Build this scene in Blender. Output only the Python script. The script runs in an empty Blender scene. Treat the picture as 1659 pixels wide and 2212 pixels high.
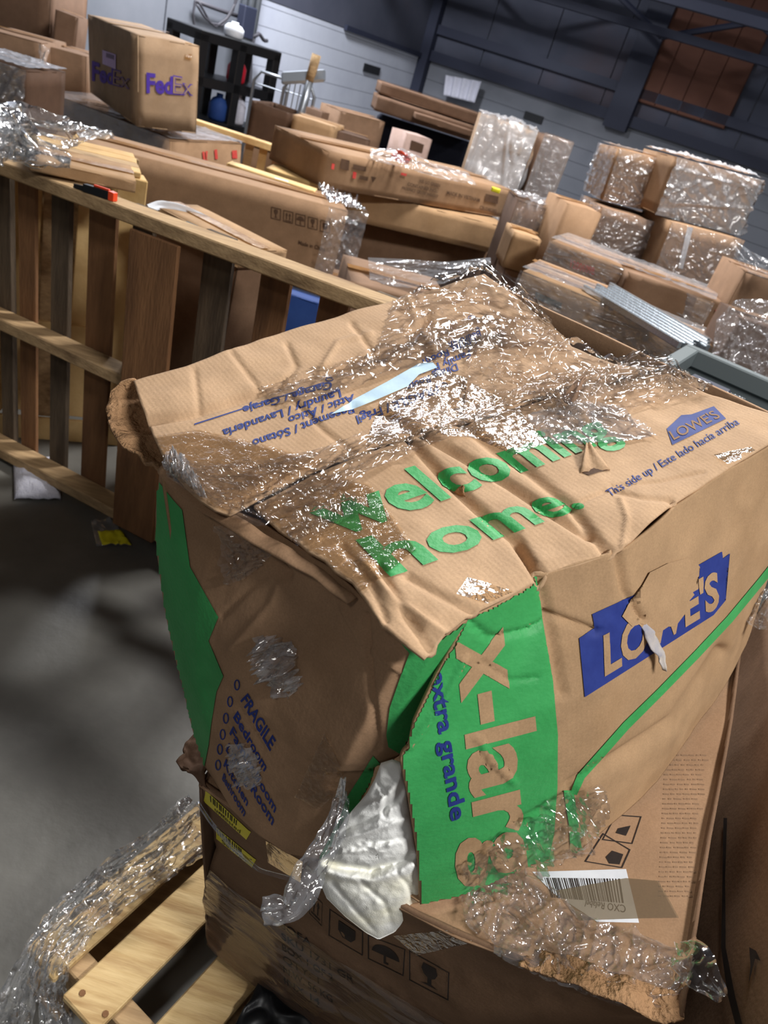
import bpy, bmesh, math, random
import numpy as np
from mathutils import Vector, Matrix, noise
from mathutils.bvhtree import BVHTree

# ------------------------------------------------------------------ camera, world, lights, exposure
FPX = 1600.0; CX = 829.5; CY = 1106.0; UX = 0.3205; UY = 0.9472; CAMH = 1.7
PITCH = math.pi/2 - math.atan2(2745.0, FPX)
Fv = np.array([0, math.cos(PITCH), -math.sin(PITCH)]); R0 = np.array([1.0, 0, 0]); U0 = np.array([0, math.sin(PITCH), math.cos(PITCH)])
CR = UY*R0 + UX*U0; CU = -UX*R0 + UY*U0
CAM = np.array([0, 0, CAMH])
SC = bpy.context.scene
COL = SC.collection
cd = bpy.data.cameras.new('camera'); cam = bpy.data.objects.new('camera', cd); COL.objects.link(cam)
cd.sensor_fit = 'HORIZONTAL'; cd.sensor_width = 36.0; cd.lens = 36.0*FPX/1659.0
cd.clip_start = 0.05; cd.clip_end = 200
cam.matrix_world = Matrix(((CR[0], CU[0], -Fv[0], CAM[0]), (CR[1], CU[1], -Fv[1], CAM[1]), (CR[2], CU[2], -Fv[2], CAM[2]), (0, 0, 0, 1)))
cd.dof.use_dof = True; cd.dof.focus_distance = 0.98; cd.dof.aperture_fstop = cd.lens/3.2
SC.camera = cam
w = bpy.data.worlds.new('world'); SC.world = w; w.use_nodes = True
w.node_tree.nodes['Background'].inputs[0].default_value = (0.86, 0.90, 1.0, 1); w.node_tree.nodes['Background'].inputs[1].default_value = 0.10
SC.view_settings.view_transform = 'Standard'; SC.view_settings.look = 'None'; SC.view_settings.gamma = 1.0
SC.view_settings.use_curve_mapping = False; SC.view_settings.exposure = 0.2

def area(name, loc, tgt, sx, sy, power, col=(1, 1, 1)):
    l = bpy.data.lights.new(name, 'AREA'); l.shape = 'RECTANGLE'; l.size = sx; l.size_y = sy; l.energy = power; l.color = col
    o = bpy.data.objects.new(name, l); COL.objects.link(o); o.location = loc
    o.rotation_euler = (Vector(tgt)-Vector(loc)).to_track_quat('-Z', 'Y').to_euler()
    return o
# high-bay lamps hung under the roof
area('high_bay_lamp', (0.5, 4.2, 4.3), (0.5, 3.4, 0), 1.4, 0.5, 240, (1.0, 0.985, 0.965))
area('high_bay_lamp', (2.5, -0.8, 4.3), (1.9, -0.4, 0), 1.4, 0.5, 200, (1.0, 0.985, 0.96))
area('high_bay_lamp', (-1.6, -2.4, 4.3), (-1.6, -1.6, 0), 1.4, 0.5, 22, (1.0, 0.96, 0.9))
area('high_bay_lamp', (3.4, 7.4, 4.3), (3.2, 7.4, 0), 1.4, 0.5, 60, (0.92, 0.95, 1.0))
area('high_bay_lamp', (-2.6, 7.8, 4.3), (-3.0, 8.2, 0), 1.4, 0.5, 390, (0.92, 0.95, 1.0))

# ------------------------------------------------------------------ geometry tools
def ray(x, y):
    d = Fv*FPX + CR*(x-CX) - CU*(y-CY); return d/np.linalg.norm(d)
def far(x, y, dist): return CAM + ray(x, y)*dist
def hdist(x, y, dist):
    d = ray(x, y); return CAM + d*(dist/math.hypot(d[0], d[1]))
def atz(x, y, z):
    d = ray(x, y); return CAM + d*((z-CAMH)/d[2])
def onplane(x, y, p0, nn):
    r = ray(x, y); return CAM + r*(((p0-CAM) @ nn)/(r @ nn))
def proj(P):
    v = np.asarray(P)-CAM; s = v @ Fv
    return CX + FPX*(v @ CR)/s, CY - FPX*(v @ CU)/s
def unit(v):
    v = np.asarray(v, float); return v/np.linalg.norm(v)
def near_t(P0, d, px):
    # length along direction d from P0 that comes closest to the sight line of a pixel
    r = ray(*px); w0 = P0-CAM; b = d @ r; dd = d @ w0; e = r @ w0
    return (b*e-dd)/(1-b*b)
def srgb(r, g, b):
    f = lambda c: ((c/255)/12.92 if c/255 <= 0.04045 else (((c/255)+0.055)/1.055)**2.4)
    return (f(r), f(g), f(b), 1)
rng = random.Random(7)

def mesh_obj(name, verts, faces, mat, parent=None, smooth=False):
    me = bpy.data.meshes.new(name)
    me.from_pydata([tuple(map(float, v)) for v in verts], [], faces)
    if smooth: me.polygons.foreach_set('use_smooth', [True]*len(me.polygons))
    me.update()
    return link(name, me, mat, parent)
def link(name, me, mat, parent=None):
    o = bpy.data.objects.new(name, me); COL.objects.link(o)
    if mat is not None:
        for m in (mat if isinstance(mat, (list, tuple)) else [mat]): me.materials.append(m)
    if parent is not None:
        o.parent = parent
        if parent.parent is None: o.matrix_parent_inverse = Matrix.Translation(-parent.location)
    return o
def tag(o, label, cat, group=None, kind=None):
    o['label'] = label
    if cat: o['category'] = cat
    if group: o['group'] = group
    if kind: o['kind'] = kind
    return o
def thing(name, label, cat, loc=(0, 0, 0), group=None):
    o = bpy.data.objects.new(name, None); COL.objects.link(o); o.location = tuple(map(float, loc))
    o.empty_display_size = 0.05
    return tag(o, label, cat, group)
class MB:
    def __init__(s): s.v = []; s.f = []
    def add(s, v, f):
        k = len(s.v); s.v += [tuple(map(float, q)) for q in v]; s.f += [tuple(i+k for i in q) for q in f]; return s
    def hexa(s, c8): # 4 bottom, 4 top (same winding, counterclockwise seen from above)
        return s.add(c8, [(3, 2, 1, 0), (4, 5, 6, 7), (0, 1, 5, 4), (1, 2, 6, 5), (2, 3, 7, 6), (3, 0, 4, 7)])
    def obox(s, o, ax, ay, az):
        o, ax, ay, az = map(np.asarray, (o, ax, ay, az))
        return s.hexa([o, o+ax, o+ax+ay, o+ay, o+az, o+ax+az, o+ax+ay+az, o+ay+az])
    def tube(s, pts, r, n=8, cap=True):
        pts = [np.asarray(p, float) for p in pts]; rings = []
        up = np.array([0.13, 0.2, 1.0]); k0 = len(s.v)
        for i, p in enumerate(pts):
            t = unit(pts[min(i+1, len(pts)-1)]-pts[max(i-1, 0)])
            a = np.cross(t, up); a = unit(a) if np.linalg.norm(a) > 1e-3 else unit(np.cross(t, [1, 0, 0])); b = np.cross(t, a)
            rr = r[i] if isinstance(r, (list, tuple)) else r
            s.v += [tuple(p+rr*(math.cos(2*math.pi*j/n)*a+math.sin(2*math.pi*j/n)*b)) for j in range(n)]
        for i in range(len(pts)-1):
            for j in range(n):
                s.f.append((k0+i*n+j, k0+i*n+(j+1) % n, k0+(i+1)*n+(j+1) % n, k0+(i+1)*n+j))
        if cap:
            s.f.append(tuple(k0+j for j in range(n))[::-1]); s.f.append(tuple(k0+(len(pts)-1)*n+j for j in range(n)))
        return s
    def build(s, name, mat, parent=None, smooth=False, bevel=0):
        if not bevel: return mesh_obj(name, s.v, s.f, mat, parent, smooth)
        bm = bmesh.new(); vs = [bm.verts.new(v) for v in s.v]
        for f in s.f: bm.faces.new([vs[i] for i in f])
        bmesh.ops.recalc_face_normals(bm, faces=bm.faces[:])
        bmesh.ops.bevel(bm, geom=bm.edges[:], offset=bevel, segments=1, affect='EDGES', clamp_overlap=True)
        me = bpy.data.meshes.new(name); bm.to_mesh(me); bm.free()
        return link(name, me, mat, parent)

def poly_at(pl, t):
    # resample a polyline (points as rows) at fractions t of its length
    pl = np.asarray(pl, float); d = np.r_[0, np.cumsum(np.linalg.norm(np.diff(pl, axis=0), axis=1))]; d /= d[-1]
    return np.stack([np.interp(t, d, pl[:, k]) for k in range(pl.shape[1])], 1)
def coons(top, bottom, left, right, nu, nv):
    # top/bottom run left to right, left/right run top to bottom; arrays of 3D points
    u = np.linspace(0, 1, nu); v = np.linspace(0, 1, nv)
    T = poly_at(top, u); Bo = poly_at(bottom, u); L = poly_at(left, v); R = poly_at(right, v)
    U = u[None, :, None]; V = v[:, None, None]
    P = (1-V)*T[None]+V*Bo[None]+(1-U)*L[:, None]+U*R[:, None]
    P -= (1-U)*(1-V)*T[0]+U*(1-V)*T[-1]+(1-U)*V*Bo[0]+U*V*Bo[-1]
    return P
def grid_faces(nu, nv, off=0):
    return [(off+j*nu+i, off+(j+1)*nu+i, off+(j+1)*nu+i+1, off+j*nu+i+1) for j in range(nv-1) for i in range(nu-1)]
def grid_normals(P):
    du = np.gradient(P, axis=1); dv = np.gradient(P, axis=0); nn = np.cross(du, dv)
    return nn/(np.linalg.norm(nn, axis=2, keepdims=True)+1e-12)
def shell(name, P, mat, parent, thick=0.004, smooth=True, toward=None):
    # a grid of points given thickness (board)
    nv, nu = P.shape[:2]; N = grid_normals(P)
    if toward is not None and (N*toward).sum() < 0: N = -N
    Q = P-N*thick; a = nv*nu
    V = np.concatenate([P.reshape(-1, 3), Q.reshape(-1, 3)])
    f = grid_faces(nu, nv); g = [tuple(i+a for i in q[::-1]) for q in f]
    rim = [i for i in range(nu)]+[j*nu+nu-1 for j in range(1, nv)]+[(nv-1)*nu+i for i in range(nu-2, -1, -1)]+[j*nu for j in range(nv-2, 0, -1)]
    e = [(rim[k], rim[(k+1) % len(rim)], rim[(k+1) % len(rim)]+a, rim[k]+a) for k in range(len(rim))]
    return mesh_obj(name, V, f+g+e, mat, parent, smooth)
def seg_dist(px, py, pl):
    d = np.full(np.shape(px), 1e9)
    for (x0, y0), (x1, y1) in zip(pl[:-1], pl[1:]):
        dx, dy = x1-x0, y1-y0; t = np.clip(((px-x0)*dx+(py-y0)*dy)/(dx*dx+dy*dy), 0, 1)
        d = np.minimum(d, np.hypot(px-x0-t*dx, py-y0-t*dy))
    return d
def projA(P):
    v = P-CAM; s = v @ Fv
    return CX+FPX*(v @ CR)/s, CY-FPX*(v @ CU)/s
def crease(P, N, items):
    px, py = projA(P)
    for pl, wd, amp in items:
        P = P + N*(amp*np.exp(-(seg_dist(px, py, pl)/wd)**2))[..., None]
    return P
def nz(P, s, amp, seed=0.0, ridged=False):
    sh = P.shape[:-1]; out = np.empty(int(np.prod(sh)))
    for i, q in enumerate(P.reshape(-1, 3)):
        v = noise.noise(Vector((q[0]*s+seed, q[1]*s-seed, q[2]*s+2*seed)))
        out[i] = (0.5-abs(v)*1.6) if ridged else v
    return out.reshape(sh)*amp
def bvh_of(*grids):
    V = []; Fc = []
    for P in grids:
        k = len(V); nv, nu = P.shape[:2]; V += [Vector(q) for q in P.reshape(-1, 3)]; Fc += grid_faces(nu, nv, k)
    return BVHTree.FromPolygons(V, Fc)
def bvh_obj(*objs):
    V = []; Fc = []
    for o in objs:
        k = len(V); V += [v.co.copy() for v in o.data.vertices]; Fc += [tuple(i+k for i in p.vertices) for p in o.data.polygons]
    return BVHTree.FromPolygons(V, Fc)
def hit(bvh, x, y, off):
    r = Vector(ray(x, y)); loc, nn, i, d = bvh.ray_cast(Vector(CAM), r)
    if loc is None: return None
    if nn.dot(r) > 0: nn = -nn
    return np.array(loc+nn*off)
def homog(quad, w=1.0, h=1.0):
    src = [(0, h), (w, h), (w, 0), (0, 0)]; A = []; b = []
    for (x, y), (X, Y) in zip(src, quad):
        A += [[x, y, 1, 0, 0, 0, -X*x, -X*y], [0, 0, 0, x, y, 1, -Y*x, -Y*y]]; b += [X, Y]
    m = np.linalg.solve(np.array(A, float), np.array(b, float)); m = np.r_[m, 1].reshape(3, 3)
    def f(x, y):
        q = m @ np.array([x, y, 1.0]); return q[0]/q[2], q[1]/q[2]
    return f
def gridcut(bm, cell):
    vs = [v.co for v in bm.verts]
    if not vs: return
    for ax in (0, 1):
        lo = min(v[ax] for v in vs); hi = max(v[ax] for v in vs)
        for k in range(int(math.floor(lo/cell))+1, int(math.ceil(hi/cell))):
            co = Vector((0, 0, 0)); co[ax] = k*cell; no = Vector((0, 0, 0)); no[ax] = 1
            bmesh.ops.bisect_plane(bm, geom=bm.verts[:]+bm.edges[:]+bm.faces[:], plane_co=co, plane_no=no, dist=1e-5)
def drape_bm(bm, bvh, off, cell, name, mat, parent):
    # bm holds a flat mesh whose xy are picture points; cut fine and laid onto the surface
    gridcut(bm, cell); bmesh.ops.triangulate(bm, faces=bm.faces[:])
    bad = []
    for v in bm.verts:
        h = hit(bvh, v.co.x, v.co.y, off)
        if h is None: bad.append(v)
        else: v.co = Vector(h)
    bmesh.ops.delete(bm, geom=bad, context='VERTS')
    me = bpy.data.meshes.new(name); bm.to_mesh(me); bm.free()
    if not me.polygons: return None
    me.polygons.foreach_set('use_smooth', [True]*len(me.polygons))
    return link(name, me, mat, parent)
def decal_poly(name, polys, bvh, mat, parent, off=0.0006, cell=9):
    bm = bmesh.new()
    for p in polys:
        bm.faces.new([bm.verts.new((x, y, 0)) for x, y in p])
    bmesh.ops.triangulate(bm, faces=bm.faces[:])
    return drape_bm(bm, bvh, off, cell, name, mat, parent)
_tc = {}
def text_geo(s, offset=0.0):
    if (s, offset) in _tc: return _tc[(s, offset)]
    c = bpy.data.curves.new('t', 'FONT'); c.body = s; c.size = 1; c.offset = offset; c.resolution_u = 3
    o = bpy.data.objects.new('t', c); COL.objects.link(o)
    me = bpy.data.meshes.new_from_object(o)
    V = [(v.co.x, v.co.y) for v in me.vertices]; Fc = [tuple(p.vertices) for p in me.polygons]
    bpy.data.objects.remove(o); bpy.data.meshes.remove(me)
    _tc[(s, offset)] = (V, Fc); return V, Fc
def decal_text(name, rows, bvh, mat, parent, off=0.0008, cell=9, weight=0.0):
    # rows: (string, quad TL TR BR BL of the capital-height line box in picture points, in reading order)
    out = None
    for s, quad in rows:
        bm = bmesh.new(); V, Fc = text_geo(s, weight)
        if not V: continue
        x0 = min(v[0] for v in V); x1 = max(v[0] for v in V); f = homog(quad)
        vs = [bm.verts.new((*f((x-x0)/(x1-x0), y/0.73), 0)) for x, y in V]
        for q in Fc:
            try: bm.faces.new([vs[i] for i in q])
            except ValueError: pass
        out = drape_bm(bm, bvh, off, cell, name, mat, parent)
    return out

# ------------------------------------------------------------------ materials
def mat_new(name):
    m = bpy.data.materials.new(name); m.use_nodes = True; nt = m.node_tree
    return m, nt, nt.nodes['Principled BSDF']
def nd(nt, t, **kw):
    n = nt.nodes.new(t)
    for k, v in kw.items():
        if k in n.inputs: n.inputs[k].default_value = v
        else: setattr(n, k, v)
    return n
def m_noise(name, c1, c2, scale=6.0, rough=0.8, bump=0.1, stretch=(1, 1, 1), detail=6, bscale=60, c3=None, s3=1.5, spec=0.3, coat=0, speck=False, rotz=0.0):
    m, nt, b = mat_new(name); L = nt.links
    tc = nd(nt, 'ShaderNodeTexCoord'); mp = nd(nt, 'ShaderNodeMapping'); mp.inputs['Scale'].default_value = stretch; mp.inputs['Rotation'].default_value = (0, 0, rotz)
    L.new(tc.outputs['Object'], mp.inputs[0])
    n1 = nd(nt, 'ShaderNodeTexNoise', Scale=scale, Detail=detail, Roughness=0.62); L.new(mp.outputs[0], n1.inputs['Vector'])
    cr = nd(nt, 'ShaderNodeValToRGB'); cr.color_ramp.elements[0].position = 0.3; cr.color_ramp.elements[1].position = 0.7
    cr.color_ramp.elements[0].color = c1; cr.color_ramp.elements[1].color = c2; L.new(n1.outputs['Fac'], cr.inputs[0])
    col = cr.outputs[0]
    if c3 is not None:
        n3 = nd(nt, 'ShaderNodeTexNoise', Scale=s3, Detail=5.0, Roughness=0.6); L.new(mp.outputs[0], n3.inputs['Vector'])
        r3 = nd(nt, 'ShaderNodeValToRGB'); r3.color_ramp.elements[0].position = 0.5; r3.color_ramp.elements[1].position = 0.72
        L.new(n3.outputs['Fac'], r3.inputs[0])
        mx = nd(nt, 'ShaderNodeMix', data_type='RGBA'); L.new(r3.outputs[0], mx.inputs[0]); L.new(col, mx.inputs[6]); mx.inputs[7].default_value = c3
        col = mx.outputs[2]
    if speck:
        n5 = nd(nt, 'ShaderNodeTexNoise', Scale=420.0, Detail=2.0); L.new(mp.outputs[0], n5.inputs['Vector'])
        mr5 = nd(nt, 'ShaderNodeMapRange'); L.new(n5.outputs['Fac'], mr5.inputs[0]); mr5.inputs['To Min'].default_value = 0.80; mr5.inputs['To Max'].default_value = 1.18
        m5 = nd(nt, 'ShaderNodeMix', data_type='RGBA', blend_type='MULTIPLY'); m5.inputs[0].default_value = 1.0; L.new(col, m5.inputs[6]); L.new(mr5.outputs[0], m5.inputs[7]); col = m5.outputs[2]
    L.new(col, b.inputs['Base Color']); b.inputs['Roughness'].default_value = rough; b.inputs['Specular IOR Level'].default_value = spec
    if coat: b.inputs['Coat Weight'].default_value = coat; b.inputs['Coat Roughness'].default_value = 0.1
    if bump:
        n2 = nd(nt, 'ShaderNodeTexNoise', Scale=bscale, Detail=4.0); L.new(mp.outputs[0], n2.inputs['Vector'])
        bp = nd(nt, 'ShaderNodeBump', Strength=bump, Distance=0.01); L.new(n2.outputs['Fac'], bp.inputs['Height']); L.new(bp.outputs[0], b.inputs['Normal'])
    return m
def m_card(name, base, dark=0.86, stain=None, bump=0.07):
    c2 = tuple(min(1, x*1.1) for x in base[:3])+(1,); c1 = tuple(x*dark for x in base[:3])+(1,)
    return m_noise(name, c1, c2, scale=14, rough=0.82, bump=bump, bscale=140, c3=stain or (base[0]*0.80, base[1]*0.77, base[2]*0.72, 1), s3=4.5, spec=0.25, speck=True)
def m_flat(name, c, rough=0.6, metal=0.0, spec=0.4):
    m, nt, b = mat_new(name); b.inputs['Base Color'].default_value = c; b.inputs['Roughness'].default_value = rough
    b.inputs['Metallic'].default_value = metal; b.inputs['Specular IOR Level'].default_value = spec
    n1 = nd(nt, 'ShaderNodeTexNoise', Scale=40.0, Detail=3.0); mr = nd(nt, 'ShaderNodeMapRange'); mr.inputs['To Min'].default_value = max(0, rough-0.08); mr.inputs['To Max'].default_value = min(1, rough+0.08)
    nt.links.new(n1.outputs['Fac'], mr.inputs[0]); nt.links.new(mr.outputs[0], b.inputs['Roughness'])
    return m
def m_film(name, body=0.05, gloss=0.12, rough=0.12, bump=0.6, bscale=30, stretch=(1, 1, 1), tint=(1, 1, 1, 1), milk=(0.9, 0.93, 1, 1)):
    # clear plastic film: see-through, a little milky, with a crumpled sheen
    m = bpy.data.materials.new(name); m.use_nodes = True; nt = m.node_tree; nt.nodes.clear(); L = nt.links
    out = nd(nt, 'ShaderNodeOutputMaterial'); tr = nd(nt, 'ShaderNodeBsdfTransparent'); tr.inputs[0].default_value = tint
    gl = nd(nt, 'ShaderNodeBsdfGlossy'); gl.inputs['Roughness'].default_value = rough; gl.inputs[0].default_value = (1, 1, 1, 1)
    df = nd(nt, 'ShaderNodeBsdfDiffuse'); df.inputs[0].default_value = milk
    tc = nd(nt, 'ShaderNodeTexCoord'); mp = nd(nt, 'ShaderNodeMapping'); mp.inputs['Scale'].default_value = stretch; L.new(tc.outputs['Object'], mp.inputs[0])
    n1 = nd(nt, 'ShaderNodeTexNoise', Scale=bscale, Detail=3.0, Roughness=0.55, Distortion=0.6); L.new(mp.outputs[0], n1.inputs['Vector'])
    bp = nd(nt, 'ShaderNodeBump', Strength=bump, Distance=0.01); L.new(n1.outputs['Fac'], bp.inputs['Height'])
    L.new(bp.outputs[0], gl.inputs['Normal'])
    fr = nd(nt, 'ShaderNodeFresnel', IOR=1.45); L.new(bp.outputs[0], fr.inputs['Normal'])
    ad = nd(nt, 'ShaderNodeMath', operation='MULTIPLY_ADD'); L.new(fr.outputs[0], ad.inputs[0]); ad.inputs[1].default_value = 0.6; ad.inputs[2].default_value = gloss
    m1 = nd(nt, 'ShaderNodeMixShader'); m1.inputs[0].default_value = body; L.new(tr.outputs[0], m1.inputs[1]); L.new(df.outputs[0], m1.inputs[2])
    m2 = nd(nt, 'ShaderNodeMixShader'); L.new(ad.outputs[0], m2.inputs[0]); L.new(m1.outputs[0], m2.inputs[1]); L.new(gl.outputs[0], m2.inputs[2])
    L.new(m2.outputs[0], out.inputs[0])
    return m
def m_corr(name, base, axis, freq=150.0, amt=0.10):
    # kraft board with the faint flutes of its corrugation along one direction
    m = m_card(name, base); nt = m.node_tree; L = nt.links; b = nt.nodes['Principled BSDF']
    tc = nd(nt, 'ShaderNodeTexCoord'); dp = nd(nt, 'ShaderNodeVectorMath', operation='DOT_PRODUCT'); dp.inputs[1].default_value = tuple(axis)
    L.new(tc.outputs['Object'], dp.inputs[0])
    mu = nd(nt, 'ShaderNodeMath', operation='MULTIPLY'); L.new(dp.outputs['Value'], mu.inputs[0]); mu.inputs[1].default_value = freq*2*math.pi
    sn = nd(nt, 'ShaderNodeMath', operation='SINE'); L.new(mu.outputs[0], sn.inputs[0])
    old = [n for n in nt.nodes if n.type == 'BUMP'][0]
    bp = nd(nt, 'ShaderNodeBump', Strength=amt, Distance=0.0006); L.new(sn.outputs[0], bp.inputs['Height']); L.new(old.outputs[0], bp.inputs['Normal'])
    L.new(bp.outputs[0], b.inputs['Normal'])
    return m

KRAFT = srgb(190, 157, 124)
M = {}
M['kraft'] = m_card('kraft board', srgb(148, 117, 89))
M['kraft_pale'] = m_card('pale kraft board', srgb(166, 138, 110))
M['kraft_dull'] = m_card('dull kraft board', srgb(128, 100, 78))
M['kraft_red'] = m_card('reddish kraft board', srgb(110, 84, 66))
M['kraft_dark'] = m_card('dark brown board', srgb(84, 62, 48))
M['kraft_tan'] = m_card('tan kraft board', srgb(164, 132, 98))
M['kraft_scuff'] = m_card('scuffed raw paper', srgb(178, 148, 116))
M['torn'] = m_noise('torn liner paper', srgb(150, 150, 166), srgb(206, 194, 176), scale=25, rough=0.8, bump=0.1)
M['edge'] = m_card('torn board edge', srgb(170, 132, 96), bump=0.8)
M['green'] = m_noise('green print', srgb(52, 150, 80), srgb(66, 168, 94), scale=14, rough=0.55, bump=0.12, bscale=160, spec=0.35)
M['navy'] = m_noise('navy ink', srgb(30, 46, 118), srgb(42, 60, 136), scale=30, rough=0.7, bump=0.05)
M['navy2'] = m_noise('worn navy ink', srgb(46, 62, 122), srgb(60, 74, 140), scale=30, rough=0.7, bump=0.05)
M['black_ink'] = m_noise('black ink', srgb(38, 32, 30), srgb(56, 46, 42), scale=30, rough=0.8, bump=0)
M['faint_ink'] = m_noise('faint brown ink', srgb(78, 56, 42), srgb(94, 70, 52), scale=30, rough=0.8, bump=0)
M['pale_ink'] = m_noise('worn pale ink', srgb(134, 106, 82), srgb(150, 120, 94), scale=30, rough=0.8, bump=0)
M['red_ink'] = m_noise('red ink', srgb(188, 52, 50), srgb(206, 84, 74), scale=30, rough=0.8, bump=0)
M['purple'] = m_noise('purple ink', srgb(70, 44, 150), srgb(84, 58, 166), scale=30, rough=0.7, bump=0)
M['film'] = m_film('stretch film', body=0.015, gloss=0.05, rough=0.07, bump=0.10, bscale=50)
M['film_heavy'] = m_film('bunched stretch film', body=0.13, gloss=0.13, rough=0.10, bump=0.22, bscale=50)
M['pinkish'] = m_card('pinkish board', srgb(178, 152, 142))
M['film_white'] = m_film('dense white wrap', body=0.32, gloss=0.14, rough=0.14, bump=0.9, bscale=22, stretch=(1, 1, 2))
M['film_band'] = m_film('trailing film band', body=0.06, gloss=0.10, rough=0.09, bump=0.3, bscale=60)
M['film_far'] = m_film('wrap over boxes', body=0.13, gloss=0.13, rough=0.13, bump=0.9, bscale=16, stretch=(1, 1, 2.5))
M['tape'] = m_film('clear packing tape', body=0.02, gloss=0.03, rough=0.12, bump=0.45, bscale=70, tint=(0.965, 0.92, 0.84, 1), milk=(0.7, 0.5, 0.3, 1))
M['tape_brown'] = m_film('tan packing tape', body=0.35, gloss=0.04, rough=0.18, bump=0.2, bscale=30, tint=(0.86, 0.74, 0.55, 1), milk=srgb(176, 128, 74))
M['wood_pale'] = m_noise('pale pine', srgb(196, 160, 104), srgb(222, 190, 136), scale=5, rough=0.75, bump=0.2, stretch=(1, 1, 1), bscale=50, c3=srgb(170, 128, 78), s3=2.2)
M['wood_deck'] = m_noise('pale pine deck', srgb(190, 158, 108), srgb(220, 192, 142), scale=9, rough=0.75, bump=0.2, stretch=(0.9, 9, 9), bscale=30, c3=srgb(158, 122, 78), s3=3.5, rotz=-1.145)
M['wood_mid'] = m_noise('weathered pine', srgb(154, 126, 92), srgb(188, 158, 118), scale=9, rough=0.8, bump=0.25, stretch=(0.9, 7, 7), bscale=30, c3=srgb(116, 92, 66), rotz=0.31, s3=2.5)
M['wood_brown'] = m_noise('brown pallet wood', srgb(112, 78, 52), srgb(142, 102, 68), scale=7, rough=0.8, bump=0.3, stretch=(3, 3, 0.5), bscale=50, c3=srgb(84, 58, 40), s3=2.5)
M['wood_grey'] = m_noise('greyed pallet wood', srgb(76, 64, 52), srgb(108, 92, 74), scale=7, rough=0.85, bump=0.3, stretch=(3, 3, 0.5), bscale=50, c3=srgb(58, 48, 40), s3=2.5)
M['paper'] = m_noise('white label paper', srgb(214, 218, 226), srgb(232, 234, 240), scale=20, rough=0.6, bump=0.05)
M['paper_blue'] = m_noise('pale blue label paper', srgb(176, 204, 222), srgb(192, 218, 234), scale=20, rough=0.5, bump=0.05)
M['lilac'] = m_noise('lilac label', srgb(196, 170, 220), srgb(210, 188, 232), scale=20, rough=0.6, bump=0)
M['yellow'] = m_noise('yellow sticker', srgb(214, 204, 30), srgb(226, 216, 48), scale=20, rough=0.5, bump=0)
M['black'] = m_flat('black plastic', srgb(24, 25, 28), 0.4)
M['blackmat'] = m_flat('black cloth', srgb(16, 19, 34), 0.9)
M['grey'] = m_flat('grey plastic', srgb(104, 112, 114), 0.45)
M['steel'] = m_flat('galvanised steel', srgb(150, 155, 162), 0.35, 0.7)
M['alu'] = m_flat('aluminium profile', srgb(186, 192, 198), 0.25, 0.8)
M['orange'] = m_flat('orange plastic', srgb(226, 72, 34), 0.4)
M['red'] = m_flat('red plastic', srgb(190, 30, 50), 0.45)
M['white'] = m_flat('white plastic', srgb(225, 228, 235), 0.5)
M['bluebox'] = m_noise('blue printed board', srgb(24, 52, 110), srgb(34, 66, 128), scale=8, rough=0.7, bump=0.05)
M['foam'] = m_noise('white foam', srgb(206, 206, 222), srgb(226, 226, 238), scale=60, rough=0.6, bump=0.6, bscale=160)
M['cloth'] = m_noise('white linen', srgb(242, 243, 242), srgb(250, 250, 244), scale=5, rough=0.9, bump=0.15, bscale=500, c3=srgb(250, 246, 220), s3=6.0)
M['yellow_wood'] = m_noise('yellowed batten', srgb(198, 160, 84), srgb(216, 182, 106), scale=8, rough=0.7, bump=0.1)
M['floor'] = m_noise('worn concrete', srgb(90, 88, 84), srgb(120, 118, 112), scale=2.2, rough=0.42, bump=0.12, bscale=25, c3=srgb(70, 69, 66), s3=0.9, spec=0.5)
M['wall_white'] = m_noise('white block paint', srgb(188, 192, 206), srgb(204, 208, 220), scale=2, rough=0.7, bump=0.05, c3=srgb(176, 180, 196), s3=1.0)
M['wall_dark'] = m_noise('dark upper wall', srgb(66, 70, 84), srgb(82, 84, 98), scale=1.2, rough=0.8, bump=0.05, c3=srgb(84, 74, 80), s3=0.4)
M['wall_grey'] = m_noise('grey wall panel', srgb(112, 116, 124), srgb(130, 132, 140), scale=1.2, rough=0.8, bump=0.05, c3=srgb(100, 104, 114), s3=0.6)
M['wall_gap'] = m_flat('wall joint', srgb(128, 132, 144), 0.9)
M['steel_dark'] = m_flat('dark painted steel', srgb(44, 48, 66), 0.6)
M['rust'] = m_noise('rusty boarding', srgb(92, 60, 50), srgb(108, 72, 58), scale=1.5, rough=0.85, bump=0.1)
M['hose'] = m_flat('hose rubber', srgb(70, 68, 74), 0.6)

# ------------------------------------------------------------------ the setting
def struct(name, verts, faces, mat, parent=None):
    o = mesh_obj(name, verts, faces, mat, parent)
    if parent is None: o['kind'] = 'structure'
    return o
CORNER = np.array([-1.70, 13.4, 0.0]); AZL = math.radians(68); AZR = math.radians(-20)
dL = -np.array([math.cos(AZL), math.sin(AZL), 0]); dR = np.array([math.cos(AZR), math.sin(AZR), 0])
nL = unit([-dL[1], dL[0], 0]); nL = nL if nL[0] > 0 else -nL      # into the room
nR = unit([-dR[1], dR[0], 0]); nR = nR if nR[1] < 0 else -nR
ZC = 4.9; ZP = 1.86; UPV = np.array([0, 0, 1.0])
room = [(-9, -7, 0), (9, -7, 0), (12, 22, 0), (-9, 22, 0)]
struct('floor', room, [(0, 1, 2, 3)], M['floor'])
struct('ceiling', [(x, y, ZC) for x, y, z in room], [(3, 2, 1, 0)], M['wall_dark'])
def wall(name, start, d, nn, length, mat):
    m = MB(); m.obox(start-nn*0.25, d*length, nn*0.25, UPV*ZC); o = m.build(name, mat); o['kind'] = 'structure'; return o
wl = wall('wall_left', CORNER, dL, nL, 19.0, M['wall_gap']); wr = wall('wall_back', CORNER, dR, nR, 13.0, M['wall_gap'])
def on_wall(px, p0, nn): return onplane(px[0], px[1], p0, nn)
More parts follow.
